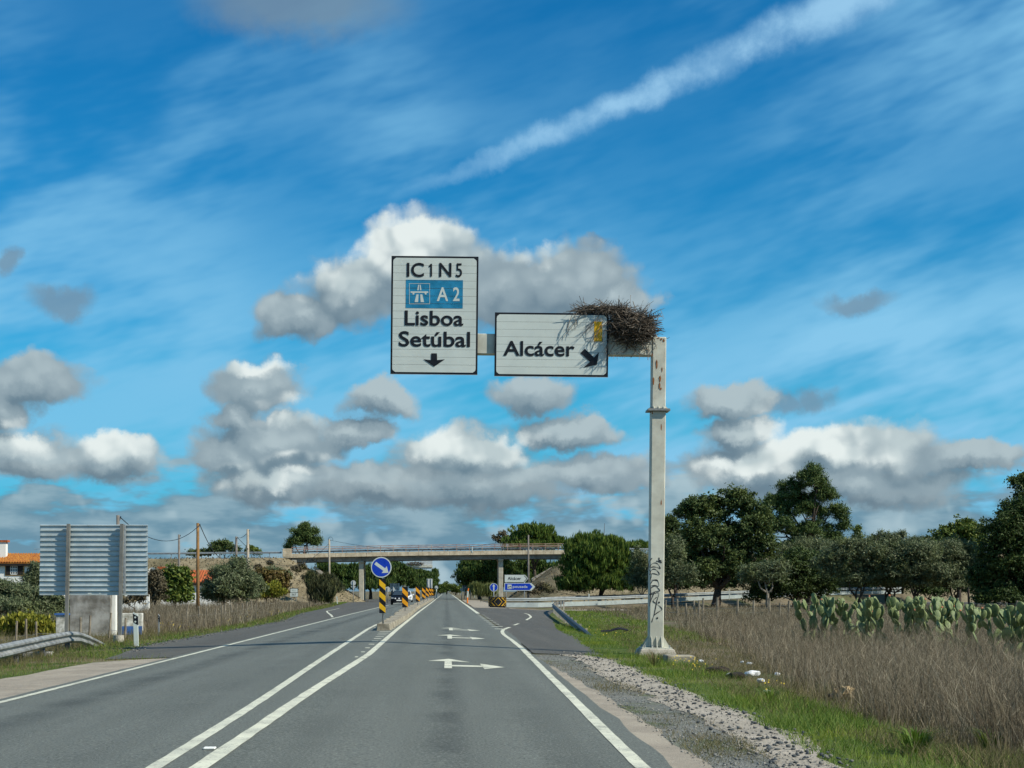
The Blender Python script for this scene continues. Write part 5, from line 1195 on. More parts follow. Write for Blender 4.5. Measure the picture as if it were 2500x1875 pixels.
# right side, behind the field
tree('round_pine', 'big rounded bright green pine bush right of the overpass', 'tree', 185, 1462, 'stone', [(1462, 1385, 92, 66), (1425, 1412, 58, 40), (1505, 1408, 58, 46), (1465, 1348, 62, 40), (1440, 1365, 55, 45), (1500, 1372, 55, 48), (1462, 1428, 84, 26)], 60000, (.3, .2), seed=2)
tree('olive_shrub', 'greyish shrub just left of the gantry post', 'shrub', 172, 1566, 'olive', [(1562, 1395, 26, 52), (1590, 1418, 26, 42), (1545, 1425, 18, 28)], 9000, (.12, .3), M_barkp, 3)
tree('olive_tree', 'grey-green olive tree just right of the gantry post', 'tree', 150, 1642, 'olive', [(1642, 1385, 36, 50), (1668, 1412, 28, 36), (1618, 1420, 28, 34)], 13000, (.16, .35), M_bark, 4, group='olive trees behind the field')
tree('oak_tree', 'small dark oak squeezed between the gantry post and the large oak', 'tree', 182, 1650, 'oak', [(1640, 1318, 34, 42), (1660, 1360, 40, 48), (1640, 1395, 34, 40)], 24000, (.3, .35), M_bark, 5)
tree('oak_tree', 'large spreading dark oak with a thick trunk right of the gantry', 'tree', 165, 1746, 'oak', [(1712, 1252, 50, 42), (1690, 1250, 34, 26), (1792, 1240, 52, 42), (1838, 1288, 48, 48), (1700, 1318, 52, 52), (1768, 1320, 72, 66), (1850, 1350, 46, 52), (1740, 1392, 68, 42), (1688, 1385, 40, 36), (1800, 1385, 50, 40), (1860, 1400, 40, 34), (1700, 1420, 30, 22)], 76000, (.50, .28), M_bark, 6, forks=7)
tree('pine_tree', 'tall maritime pine rising above the oak on the right', 'tree', 186, 1975, 'pine', [(1975, 1175, 44, 34), (1935, 1208, 42, 28), (2008, 1212, 40, 34), (1890, 1240, 32, 28), (1955, 1250, 56, 36), (2028, 1262, 38, 32), (2062, 1288, 22, 14), (1900, 1292, 40, 30), (1975, 1305, 56, 30), (2030, 1318, 34, 20), (1945, 1335, 40, 22)], 52000, (.38, .5), M_bark, 7, forks=9, inner=.35)
tree('olive_tree', 'small pale olive with a forked whitish trunk in front of the dark thicket', 'tree', 148, 1874, 'olive', [(1866, 1402, 44, 24), (1900, 1388, 28, 24), (1838, 1410, 24, 18), (1890, 1415, 34, 18)], 9000, (.17, .45), M_barkp, 8, inner=.3, forks=4, group='olive trees behind the field')
tree('thicket', 'dense dark green thicket between the pale olive and the olive row', 'shrub', 166, 1935, 'shrub', [(1930, 1415, 72, 50), (1880, 1442, 48, 28), (1988, 1428, 44, 44), (1852, 1456, 28, 18), (1955, 1395, 50, 38), (2005, 1450, 30, 26), (1920, 1450, 60, 26), (1960, 1380, 50, 36), (2010, 1400, 40, 40)], 52000, (.2, .2), seed=9)
tree('olive_tree', 'broad grey olive crown above the dark thicket', 'tree', 172, 1985, 'olive', [(1985, 1355, 58, 36), (2035, 1382, 42, 40), (1940, 1368, 40, 34)], 26000, (.2, .4), M_bark, 10, group='olive trees behind the field')
for i, (px, lb, lab) in enumerate(((2102, [(2088, 1372, 56, 40), (2050, 1398, 42, 36), (2125, 1400, 38, 32)], 'olive tree with a crooked dark trunk behind the leftmost cactus clump'),
        (2166, [(2165, 1366, 48, 42), (2192, 1398, 42, 34), (2140, 1395, 30, 30)], 'second olive of the row, its crown merging with its neighbours'),
        (2226, [(2225, 1380, 58, 44), (2262, 1408, 44, 34), (2198, 1412, 36, 28)], 'olive tree with a forked trunk behind the middle cactus clump'),
        (2326, [(2318, 1390, 60, 44), (2360, 1418, 44, 34), (2288, 1422, 40, 30)], 'rightmost olive of the row, beside the big dark tree'))):
    tree('olive_tree', lab, 'tree', 150 + 4 * (i % 2), px, 'olive', [(a, c - 6, rx * 1.14, ry * 1.2) for a, c, rx, ry in lb] + [(px + 6, 1424, 50, 20)], 28000, (.17, .32), M_bark, 20 + i, inner=.4, forks=4, stems=2, group='olive trees behind the field')
tree('leafy_tree', 'mid-green leafy tree behind the right end of the olive row', 'tree', 182, 2340, 'green', [(2330, 1330, 52, 44), (2372, 1318, 44, 44), (2308, 1360, 46, 36), (2360, 1368, 50, 40)], 24000, (.25, .4), seed=30)
tree('slender_tree', 'slender wispy tree top above the mid-green tree', 'tree', 196, 2366, 'oak', [(2366, 1286, 20, 15), (2360, 1305, 16, 12)], 2600, (.12, .7), seed=31)
tree('cypress', 'small pointed conifer behind the olives', 'tree', 214, 2095, 'green', [(2095, 1318, 12, 16), (2095, 1305, 7, 14), (2094, 1335, 16, 16)], 5000, (.15, .5), seed=32)
tree('umbrella_pine', 'flat domed umbrella pine top behind the olives', 'tree', 236, 2140, 'stone', [(2140, 1334, 36, 16), (2120, 1340, 20, 10), (2165, 1340, 22, 10)], 7000, (.25, .6), seed=33)
tree('slender_tree', 'left of two wispy grey tree tops behind the olive row', 'tree', 212, 2200, 'olive', [(2200, 1312, 13, 12), (2206, 1330, 16, 14)], 2600, (.12, .7), seed=34)
tree('slender_tree', 'right of two wispy grey tree tops behind the olive row', 'tree', 212, 2240, 'olive', [(2238, 1322, 11, 9), (2244, 1336, 14, 12)], 2200, (.12, .7), seed=35)
tree('hedge', 'grey-green hedge filling in behind the olive row', 'hedge', 200, 2180, 'olive', [(2060, 1362, 44, 36), (2120, 1352, 50, 34), (2180, 1350, 54, 32), (2240, 1352, 54, 34), (2295, 1362, 50, 36), (2090, 1400, 60, 44), (2170, 1400, 66, 44), (2250, 1402, 66, 44), (2320, 1410, 60, 44)], 60000, (.15, .3), seed=36)
tree('hedge', 'dark hedge closing the view behind the rightmost olives', 'hedge', 212, 2300, 'shrub', [(2030, 1435, 50, 30), (2090, 1436, 50, 30), (2150, 1436, 50, 30), (2220, 1436, 55, 32), (2290, 1436, 55, 32), (2360, 1434, 55, 38), (2430, 1430, 60, 44)], 44000, (.1, .3), seed=37, leafk=1.2)
tree('hedge', 'dark scrub under the large oak behind the ramp rail', 'hedge', 214, 1720, 'shrub', [(1600, 1412, 40, 36), (1660, 1420, 50, 34), (1740, 1424, 50, 32), (1820, 1424, 50, 32), (1560, 1422, 40, 28), (1900, 1424, 50, 32)], 40000, (.1, .3), seed=38, leafk=1.2)
tree('evergreen_tree', 'huge dark evergreen at the right edge of the field', 'tree', 140, 2470, 'shrub', [(2455, 1465, 70, 28), (2400, 1470, 36, 22), (2520, 1470, 60, 30), (2445, 1300, 46, 44), (2485, 1275, 50, 40), (2455, 1345, 60, 62), (2500, 1300, 55, 66), (2470, 1420, 70, 64), (2420, 1395, 38, 56), (2530, 1410, 60, 80), (2400, 1440, 34, 40), (2560, 1330, 60, 80)], 90000, (.4, .3), seed=40)
tree('oak_tree', 'tall dark oak branch rising at the right edge of the picture', 'tree', 152, 2530, 'oak', [(2488, 1188, 24, 20), (2502, 1222, 24, 26), (2540, 1190, 50, 40), (2520, 1250, 40, 30), (2560, 1250, 50, 50)], 15000, (.4, .5), seed=41)
tree('brush', 'low brown brush under the right end of the bank', 'shrub', 205, 1560, 'brown', [(1400, 1440, 26, 12), (1330, 1440, 28, 14), (1300, 1446, 22, 9)], 7000, (.08, .3), seed=42)
tree('far_wood', 'distant green tree tops above the guard rail left of the gantry post', 'tree', 330, 1565, 'stone', [(1560, 1332, 34, 9), (1590, 1336, 24, 8)], 3500, (.2, .6), seed=43, leafk=1.3)
# beyond and beside the overpass
tree('pine_tree', 'dark pine standing above the left end of the overpass', 'tree', 275, 745, 'pine', [(744, 1284, 8, 9), (744, 1296, 15, 14), (730, 1308, 17, 15), (760, 1306, 15, 16), (718, 1326, 18, 12), (748, 1322, 26, 14), (770, 1326, 14, 14), (703, 1337, 9, 6)], 16000, (.3, .5), seed=50, inner=.3, leafk=1.15, zbase=2.0)
for i, (Y, px, lb, lab) in enumerate(((300, 822, [(820, 1402, 46, 30), (800, 1422, 36, 26), (845, 1424, 34, 22), (775, 1428, 26, 22)], 'umbrella pine under the left span just right of the bank'), (315, 905, [(905, 1405, 44, 30), (880, 1424, 40, 26), (925, 1425, 36, 24)], 'umbrella pine behind the left bridge pier'),
        (330, 960, [(950, 1396, 40, 28), (975, 1420, 38, 28), (935, 1422, 36, 24)], 'umbrella pine behind the blue arrow sign'), (385, 1015, [(1005, 1405, 30, 20), (1030, 1414, 24, 16), (1018, 1430, 34, 16)], 'lower umbrella pine behind the far gantry'),
        (420, 1058, [(1058, 1418, 10, 16), (1062, 1402, 6, 8), (1050, 1432, 14, 12)], 'pointed pine at the far end of the left roadside wood'), (300, 1172, [(1165, 1402, 40, 30), (1140, 1416, 34, 24), (1185, 1425, 36, 22)], 'rounded umbrella pine under the right span, nearest the gap of sky'),
        (300, 1222, [(1218, 1392, 42, 34), (1245, 1420, 40, 26), (1200, 1420, 34, 24)], 'dark umbrella pine behind the right bridge pier'), (305, 1285, [(1275, 1400, 46, 36), (1315, 1410, 44, 34), (1260, 1425, 40, 22), (1340, 1420, 30, 26)], 'dark umbrella pine behind the direction boards'),
        (292, 1302, [(1302, 1306, 50, 24), (1265, 1322, 34, 16), (1345, 1322, 38, 16), (1300, 1335, 60, 16), (1325, 1300, 26, 16)], 'big bright umbrella pine rising above the right end of the overpass'))):
    tree('umbrella_pine', lab, 'tree', Y, px, 'stone' if i in (3, 8, 0, 5) else 'stoned', lb, 15000, (.35, .5), M_bark, 60 + i, leafk=1.25, group='umbrella pines around the overpass') if False else tree('umbrella_pine', lab, 'tree', Y, px, 'stone' if i == 8 else 'umbrella', lb, 22000, (.35, .5), M_bark, 60 + i, leafk=1.15, group='umbrella pines around the overpass')
tree('eucalyptus', 'thin dark tree top above the overpass left of the big pine', 'tree', 300, 1225, 'brown', [(1230, 1306, 12, 9), (1215, 1318, 14, 9), (1235, 1322, 16, 9)], 3000, (.15, .7), seed=72, leafk=1.2)
for i, (px, cy, rx, ry, Y) in enumerate(((1090, 1436, 15, 11, 640), (1074, 1440, 12, 9, 660), (1112, 1440, 14, 9, 620), (1136, 1436, 16, 12, 560), (1050, 1438, 16, 11, 600))):
    tree('roadside_tree', ['tree exactly at the vanishing end of the road', 'tree just left of the far end of the road', 'tree just right of the far end of the road', 'tree at the far right roadside before the wood', 'tree at the far left roadside behind the marker boards'][i], 'tree', Y, px, 'green', [(px, cy, rx, ry), (px + rx * .4, cy + 3, rx * .7, ry * .7)], 3500, (.3, .5), seed=80 + i, leafk=2.0, group='trees at the far end of the road')
tree('reed_clump', 'pale green reeds beside the road below the umbrella pines', 'reeds', 215, 1172, 'reed', [(1165, 1442, 14, 10), (1185, 1443, 16, 9), (1198, 1446, 10, 7)], 5000, (.03, .5), seed=90)
# left side
tree('leafy_tree', 'dark round tree beyond the left bank between two poles', 'tree', 330, 545, 'oak', [(548, 1336, 26, 14), (530, 1344, 22, 10), (575, 1346, 12, 8)], 7000, (.25, .6), seed=100, leafk=1.4)
tree('leafy_tree', 'low tree top peeping over the left bank behind the wooden pole', 'tree', 330, 490, 'oak', [(470, 1353, 16, 6), (492, 1351, 16, 7)], 3000, (.2, .6), seed=101, leafk=1.4)
tree('leafy_tree', 'small tree top over the left bank right of the concrete pole', 'tree', 330, 615, 'green', [(612, 1346, 14, 9), (625, 1349, 10, 6)], 2500, (.2, .6), seed=102, leafk=1.4)
tree('olive_bush', 'large dense grey-green olive bush between the two left poles', 'shrub', 140, 545, 'olive', [(552, 1424, 42, 40), (578, 1400, 26, 28), (518, 1448, 28, 22), (600, 1435, 26, 32), (560, 1450, 52, 24), (530, 1460, 34, 14)], 28000, (.14, .25), M_bark, 110, stems=2)
tree('citrus_tree', 'yellow-green leafy tree in front of the red tiled roof', 'tree', 128, 425, 'green', [(428, 1425, 22, 30), (406, 1446, 18, 22), (444, 1408, 13, 15), (446, 1446, 18, 22), (425, 1456, 28, 16)], 17000, (.12, .3), M_bark, 111)
tree('bare_shrub', 'brownish thin shrub right beside the left board', 'shrub', 124, 378, 'brown', [(374, 1425, 16, 30), (388, 1445, 14, 22), (378, 1458, 20, 12)], 6000, (.08, .3), M_bark, 112)
tree('branchy_shrub', 'thin branchy shrub in front of the white garden wall', 'shrub', 112, 335, 'brown', [(335, 1465, 22, 18), (312, 1470, 14, 14)], 900, (.06, .25), M_bark, 113, forks=5)
tree('autumn_bush', 'reddish brown bush right of the concrete pole', 'shrub', 165, 645, 'red', [(638, 1424, 30, 28), (682, 1424, 24, 24), (655, 1415, 26, 22), (655, 1445, 44, 18)], 14000, (.08, .3), M_bark, 114)
tree('green_bush', 'light green bush in front of the reddish bush', 'shrub', 160, 668, 'yellow', [(664, 1442, 16, 18), (682, 1450, 14, 12), (645, 1450, 14, 12)], 6000, (.06, .3), M_bark, 115)
tree('grey_bush', 'grey-green bush on the bank above the reddish bush', 'shrub', 178, 672, 'olive', [(672, 1406, 28, 16), (650, 1412, 16, 12)], 6000, (.08, .4), M_bark, 116)
tree('olive_bush', 'dark olive bush right of the concrete pole at the foot of the left bank', 'shrub', 150, 625, 'olive', [(622, 1440, 18, 24)], 5000, (.08, .3), M_bark, 117)
tree('broom_bush', 'dark upright broom bush on the slope below the overpass', 'shrub', 185, 785, 'broom', [(785, 1438, 30, 28), (764, 1424, 17, 20), (806, 1452, 16, 18), (776, 1452, 22, 18), (785, 1462, 24, 12)], 16000, (.08, .3), M_bark, 118)
tree('olive_bush', 'dark olive shrubs filling the left edge below the white house', 'shrub', 75, 60, 'olive', [(58, 1478, 62, 40), (125, 1488, 42, 40), (10, 1466, 44, 36), (-30, 1470, 50, 44), (150, 1505, 24, 28), (60, 1508, 90, 32)], 52000, (.14, .25), M_bark, 119, stems=3, leafk=.62)
tree('olive_bush', 'single upright dark olive shoot in front of the white house wall', 'shrub', 82, 82, 'olive', [(82, 1402, 11, 22), (76, 1428, 18, 22), (95, 1418, 10, 16)], 7000, (.06, .4), M_bark, 120, leafk=.6)
tree('broom_bush', 'yellow-green flowering broom low behind the left guard rail', 'shrub', 60, 75, 'yellow', [(72, 1532, 50, 22), (110, 1546, 30, 16), (25, 1548, 36, 20), (-10, 1540, 30, 26)], 22000, (.05, .3), M_bark, 121, leafk=.6)
rb = random.Random(8)
for i, (px, py) in enumerate(((700, 1400), (722, 1392), (660, 1375), (745, 1412), (590, 1372), (630, 1385), (735, 1385), (600, 1395), (1345, 1418), (1370, 1405), (1385, 1432), (1330, 1432))):
    Yb = 243 - (py - 1372) * .17 if px < 1000 else 246; zb = CZ - (py - VY) * Yb / F - .3; sz = rb.uniform(5, 10)
    tree('scrub', ['dry scrub on the bank by the kilometre board', 'scrub high on the bank by the bridge end', 'scrub on the bank under the guard rail left of the graffiti', 'scrub above the broom bush', 'scrub on the bank behind the short pole', 'scrub halfway up the bank above the reddish bush', 'scrub right below the left end block', 'scrub on the bank behind the concrete pole',
         'scrub on the right bank behind the pousada sign', 'scrub at the upper right bank near the round pine', 'scrub at the foot of the round pine', 'scrub at the foot of the right bank'][i], 'shrub', Yb, px, 'brown', [(px, py, sz, sz * .7), (px + sz * .6, py + 2, sz * .7, sz * .5)], 1500, (.04, .4), M_bark, 130 + i, zbase=zb, group='dry scrub on the banks')

# ------------------------------------------------------------------ grass and weeds
def blades(name, label, mt, seed, n, region, h, w, lean=.35, sub=0, logy=True, patchy=(.62, .9)):
    """region(y) -> (x0, x1); y sampled towards the viewer; one thin triangle per blade, sub side shoots each"""
    rs = NR(seed); y0, y1, fx = region
    t = rs.rand(n); Y = y0 * (y1 / y0) ** t if logy else y0 + (y1 - y0) * t
    lo = np.empty(n); hi = np.empty(n); ty = np.linspace(y0, y1, 240); tl = np.array([fx(v) for v in ty])
    lo = np.interp(Y, ty, tl[:, 0]); hi = np.interp(Y, ty, tl[:, 1]); X = lo + (hi - lo) * rs.rand(n)
    pn = np.array([mnoise.noise(Vector((a * .55, b_ * .55, seed))) for a, b_ in zip(X, Y)]); keep = rs.rand(n) < patchy[0] + patchy[1] * pn
    X, Y, pn, hi, lo = X[keep], Y[keep], pn[keep], hi[keep], lo[keep]; n = len(X)
    Z = np.array([gz(a, b_) for a, b_ in zip(X, Y)]) - .04
    H = h[0] + (h[1] - h[0]) * rs.rand(n) ** 1.4; H *= np.clip(1 + .7 * pn, .45, 1.7)
    if callable(lean): lean = .3
    base = np.stack([X, Y, Z], 1); a = rs.rand(n) * 2 * np.pi; sc = np.maximum(1, Y / 32.0)
    wd = w * sc * (.6 + .8 * rs.rand(n))
    side = np.stack([np.cos(a), np.sin(a) * .4, np.zeros(n)], 1) * wd[:, None] * .5
    tip = base + np.stack([rs.normal(size=n) * lean * H, rs.normal(size=n) * lean * H, H], 1)
    V = [np.stack([base - side, base + side, tip], 1).reshape(-1, 3)]
    for k in range(sub):
        f = rs.uniform(.3, .9, n)[:, None]; p = base + (tip - base) * f; l = (H * rs.uniform(.15, .42, n))[:, None]
        dr = unit(np.stack([rs.normal(size=n), rs.normal(size=n), np.abs(rs.normal(size=n)) * 1.1 + .15], 1)); V.append(np.stack([p - side * .6, p + side * .6, p + dr * l], 1).reshape(-1, 3))
    v = np.concatenate(V); o = obj(name, npmesh(name, v, tris=np.arange(len(v)).reshape(-1, 3), mats=[mt])); return tag(o, label, 'grass' if 'grass' in name else 'weeds', kind='stuff')
M_gr = leafmat('green_grass', [(.055, .12, .014), (.09, .17, .018), (.14, .22, .028), (.22, .25, .05)], .25, .6, ((.19, .20, .015), 0.8, .75, .50))
M_dry = leafmat('dry_weeds', [(.070, .054, .034), (.125, .10, .065), (.20, .167, .11), (.31, .265, .18), (.50, .44, .31)], .15, .9, ((.075, .056, .034), .30, .85, .44))
M_mix = leafmat('mixed_grass', [(.07, .085, .025), (.115, .115, .04), (.17, .145, .07), (.24, .20, .11)], .2, .9, ((.16, .12, .06), .9, .7, .46))
M_tan = leafmat('tan_grass', [(.09, .075, .045), (.14, .115, .07), (.20, .165, .10), (.27, .225, .14)], .15, .9)
fr = lambda y: .372 * y + 2.5
fl_ = lambda y: -.295 * y - 2.5
blades('grass', 'bright green short grass along the right verge', M_gr, 1, 60000, (11, 70, lambda y: (max(E_gr(y) - .15, (E_slip(y) - .1) if y > 37 else -9), E_green(y) + .5)), (.04, .15), .010, .5)
blades('grass', 'thin weedy grass on the grey gravel beside the road', M_mix, 2, 22000, (11, 36, lambda y: (E_sand(y) + .02, E_gl(y) + .1)), (.02, .08), .008, .6)
blades('weeds', 'tall dry brown weeds covering the field on the right', M_dry, 3, 72000, (12.5, 92, lambda y: (E_weed(y), fr(y))), (.20, .86), .0075, .34, sub=5, patchy=(.56, 1.5))
blades('weeds', 'pale straw stalks standing out of the dry weeds on the right', M_tan, 13, 5000, (12.5, 80, lambda y: (E_weed(y) - .4, fr(y))), (.4, 1.0), .008, .16, sub=1)
blades('grass', 'low dull grass between the green verge and the tall weeds', M_mix, 4, 42000, (11.5, 75, lambda y: (E_green(y) - .5, max(E_weed(y) + .8, E_green(y) + 1))), (.04, .22), .008, .6, sub=1)
blades('grass', 'dry tawny grass of the far right field under the trees', M_tan, 5, 30000, (88, 185, lambda y: (9 + .02 * y, fr(y))), (.15, .42), .010, .4, sub=1)
blades('weeds', 'dry brown weeds filling the left field', M_dry, 6, 62000, (62, 185, lambda y: (max(fl_(y), -60), E_la(y) - 1.5)), (.35, .85), .0085, .25, sub=2)
blades('weeds', 'dry weeds farther out in the left field', M_dry, 16, 14000, (45, 185, lambda y: (-.55 * y - 2, max(fl_(y), -60) + .5)), (.3, .8), .010, .3, sub=2)
blades('grass', 'bright green grass strip along the left road edge', M_gr, 7, 24000, (24, 230, lambda y: ((E_la(y) - 1.9, E_la(y) - .02) if y > 33.6 else (sand_l(y) - 2.1, sand_l(y) - .02))), (.04, .18), .010, .5)
blades('grass', 'dull mixed grass among the green strip on the left', M_mix, 17, 14000, (24, 200, lambda y: ((E_la(y) - 2.2, E_la(y) - .1) if y > 33.6 else (sand_l(y) - 2.4, sand_l(y) - .1))), (.05, .24), .010, .5, sub=1)
blades('weeds', 'mixed green and dry weeds under and behind the left guard rail', M_mix, 8, 30000, (24, 64, lambda y: (fl_(y), (E_la(y) - 1.6) if y > 33.6 else sand_l(y) - 1.5)), (.08, .34), .009, .4, sub=2)
blades('grass', 'green grass bank beyond the exit guard rail', M_gr, 9, 22000, (52, 132, lambda y: (E_slip(y) + .8, E_slip(y) + 5.5)), (.06, .2), .010, .5)
def bank_grass():
    rs = NR(77); V = []
    for nm, n in (('embankment', 4500), ('embankment.001', 2500)):
        me = bpy.data.objects[nm].data; co = np.empty(len(me.vertices) * 3); me.vertices.foreach_get('co', co); co = co.reshape(-1, 3)
        pk = co[(co[:, 1] < YBR + 2) & (np.abs(co[:, 0]) < 75) & (co[:, 2] > -.3)]; p = pk[rs.randint(len(pk), size=n)] + rs.normal(size=(n, 3)) * np.array([.35, .35, .05])
        a = rs.rand(n) * 6.28; H = rs.uniform(.10, .35, n); sd_ = np.stack([np.cos(a), np.sin(a), np.zeros(n)], 1) * .11
        V.append(np.stack([p - sd_, p + sd_, p + np.stack([rs.normal(size=n) * .2, rs.normal(size=n) * .2, H], 1)], 1).reshape(-1, 3))
    v = np.concatenate(V); tag(obj('grass', npmesh('grass', v, tris=np.arange(len(v)).reshape(-1, 3), mats=[M_tan])), 'dry tawny tufts all over the two bridge banks', 'grass', kind='stuff')
bank_grass()
def dots(name, label, cat, seed, n, pts, size, mt, zoff=(.05, .2)):
    rs = NR(seed); V, Q = [], []
    for i in range(n):
        px, py = pts[rs.randint(len(pts))]; p = G(px + rs.normal() * 22, py + rs.normal() * 4); z = p.z + rs.uniform(*zoff); s = rs.uniform(.6, 1.3) * size; o = len(V)
        V += [(p.x - s, p.y, z), (p.x, p.y - s * .4, z - s), (p.x + s, p.y, z), (p.x, p.y + s * .4, z + s)]; Q.append((o, o + 1, o + 2, o + 3))
    return tag(obj(name, npmesh(name, V, Q, mats=[mt])), label, cat, kind='stuff')
M_flow = mat('yellow_petals', (.75, .55, .05), .7, .15, 9)
dots('wildflowers', 'scattered yellow wildflowers by the gantry footing and verge', 'flowers', 1, 60, [(1680, 1625), (1660, 1622), (1485, 1555), (1490, 1558), (1700, 1636), (1880, 1690), (1440, 1545)], .013, M_flow)
dots('wildflowers', 'scattered yellow wildflowers along the left road edge', 'flowers', 2, 110, [(420, 1540), (440, 1535), (520, 1525), (640, 1503), (670, 1500), (560, 1520), (610, 1510)], .018, M_flow, (.15, .35))

# coarse tuft of grass low on the right
def tuft(label, px, py, n, h, seed, mt):
    p = G(px, py); rs = NR(seed); r = thing('grass_tuft', label, 'grass', p)
    a = rs.rand(n) * 6.28; rad = rs.rand(n) * .10; l = rs.uniform(.5, 1.0, n) * h; o = np.stack([np.cos(a), np.sin(a), np.zeros(n)], 1); sd_ = np.stack([-np.sin(a), np.cos(a), np.zeros(n)], 1) * .0045
    b0 = o * rad[:, None]; m1 = b0 + o * (l * .35)[:, None] + np.array([0, 0, 1]) * (l * .62)[:, None]; t = m1 + o * (l * .45)[:, None] + np.array([0, 0, 1]) * (l * .12)[:, None]
    v = np.stack([b0 - sd_, b0 + sd_, m1 + sd_, m1 - sd_, t], 1).reshape(-1, 3); k = np.arange(n)[:, None] * 5
    obj('leaf_blades', npmesh('leaf_blades', v, quads=k + np.array([0, 1, 2, 3]), tris=k + np.array([3, 2, 4]), mats=[mt]), r)['kind'] = 'stuff'
tuft('coarse green grass tuft near the lower right corner', 2235, 1836, 150, .34, 1, M_gr); tuft('small green grass tuft at the edge of the weeds on the far lower right', 2420, 1830, 90, .3, 2, M_gr)
tuft('dark rushy tuft in front of the gantry footing', 1600, 1625, 70, .45, 3, M_mix); tuft('broad-leaved weed tuft beside the gravel, below the white litter', 1880, 1712, 60, .25, 4, M_gr)

# loose stones
def stones(name, label, seed, n, region, size, mt):
    rs = NR(seed); bm = bmesh.new(); bmesh.ops.create_icosphere(bm, subdivisions=1, radius=1.0)
    bv = np.array([v.co[:] for v in bm.verts]); bf = np.array([[v.index for v in f.verts] for f in bm.faces]); bm.free()
    y0, y1, fx = region; Y = y0 * (y1 / y0) ** rs.rand(n); lim = np.array([fx(v) for v in Y]); X = lim[:, 0] + (lim[:, 1] - lim[:, 0]) * rs.rand(n)
    Z = np.array([gz(a, b_) for a, b_ in zip(X, Y)]) - .005; S_ = size[0] + (size[1] - size[0]) * rs.rand(n) ** 2.2
    ang = rs.rand(n) * 6.28; c, s_ = np.cos(ang), np.sin(ang); V = []
    sc = S_[:, None] * (.6 + .7 * rs.rand(n, 3)) * np.array([1, 1, .62]); v = bv[None] * sc[:, None, :] * (1 + .22 * rs.normal(size=(n, len(bv), 1)))
    vx = v[..., 0] * c[:, None] - v[..., 1] * s_[:, None]; vy = v[..., 0] * s_[:, None] + v[..., 1] * c[:, None]
    v = np.stack([vx + X[:, None], vy + Y[:, None], v[..., 2] + Z[:, None] + sc[:, None, 2] * .4], -1).reshape(-1, 3)
    f = (bf[None] + (np.arange(n) * len(bv))[:, None, None]).reshape(-1, 3)
    return tag(obj(name, npmesh(name, v, tris=f, mats=[mt])), label, 'gravel', kind='stuff')
M_st = leafmat('loose_stone', [(.045, .052, .056), (.075, .085, .088), (.12, .125, .12), (.26, .24, .20)], 0, .9)
stones('gravel', 'loose grey stones on the pale gravel track', 1, 1700, (11, 38, lambda y: (E_gl(y) - .1, E_gr(y) + .15)), (.006, .030), M_st)
stones('gravel', 'small grey stones on the weedy gravel beside the road', 2, 2600, (11, 36, lambda y: (E_sand(y) - .05, E_gl(y) + .1)), (.004, .016), leafmat('pale_stone', [(.10, .11, .105), (.16, .165, .155), (.24, .235, .21), (.36, .34, .30)], 0, .9))
stones('gravel', 'scattered small stones along the left shoulder edge', 3, 1500, (38, 120, lambda y: (E_la(y) - .35, E_la(y) + .35)), (.008, .035), M_st)

# ------------------------------------------------------------------ prickly pears
M_pad = mat('cactus_pad', (.125, .185, .075), .6, .28, 3, col2=(.24, .29, .12), bump=.25, bscale=45); M_fruit = mat('cactus_fruit', (.55, .22, .12), .6, .2, 8)
bm = bmesh.new(); bmesh.ops.create_uvsphere(bm, u_segments=8, v_segments=6, radius=1.0)
for v in bm.verts:
    z = v.co.z; k = 1.0 if z > 0 else 1.0 - .35 * (-z) ** 1.5
    v.co = Vector((v.co.x * .29 * k, v.co.y * .055, (z + 1) * .5 * 1.0))
pad_me = bpy.data.meshes.new('pad'); bm.to_mesh(pad_me); bm.free(); pad_me.materials.append(M_pad); pad_me.polygons.foreach_set('use_smooth', [True] * len(pad_me.polygons))
bm = bmesh.new(); bmesh.ops.create_icosphere(bm, subdivisions=1, radius=.035); fr_me = bpy.data.meshes.new('fruit'); bm.to_mesh(fr_me); bm.free(); fr_me.materials.append(M_fruit)
def cactus(label, stems, Y, seed, hmax):
    rs = random.Random(seed); c0 = W(stems[0], 1500, Y); root = thing('prickly_pear', label, 'cactus', (c0.x, Y, gz(c0.x, Y)), 0, 'prickly pear clumps in the dry field')
    cnt = [0]
    def grow(pos, up, lvl, size):
        if lvl > 5 or cnt[0] > 11: return
        o = bpy.data.objects.new('pad', pad_me); up = up.normalized(); yaw = rs.uniform(-1.0, 1.0)
        m = up.to_track_quat('Z', 'Y').to_matrix().to_4x4() @ Matrix.Rotation(yaw, 4, 'Z'); m = Matrix.Translation(pos) @ m @ Matrix.Scale(size, 4)
        link(o, root); o.matrix_local = m; cnt[0] += 1
        tip = pos + up * size * .96
        if lvl >= 2 and rs.random() < .05: f = bpy.data.objects.new('fruit', fr_me); link(f, root); f.location = tip + Vector((0, 0, .02))
        if tip.z > hmax: return
        ax = m.to_3x3() @ Vector((1, 0, 0)); ax.normalize()
        for k in range(rs.choice((1, 2, 2, 3))):
            a = rs.uniform(-.75, .75); st = pos + up * size * (.62 + .34 * math.cos(a)) + ax * size * .25 * math.sin(a)
            grow(st, up * math.cos(a * .8) + ax * math.sin(a * .9) + Vector((rs.gauss(0, .22), rs.gauss(0, .3), .45)), lvl + 1, size * rs.uniform(.80, .98))
    for px in stems:
        x = (px - VX) * Y / F - c0.x
        for k in range(2): cnt[0] = 0; grow(Vector((x + rs.uniform(-.15, .15), rs.uniform(-.6, .6), .02)), Vector((rs.gauss(0, .4), rs.gauss(0, .3), 1)), 0, rs.uniform(.42, .52))
    return root
cactus('leftmost prickly pear clump standing in the dry weeds', (1985, 2005, 2030, 2050, 2070, 2090, 2110), 49, 1, 1.3)
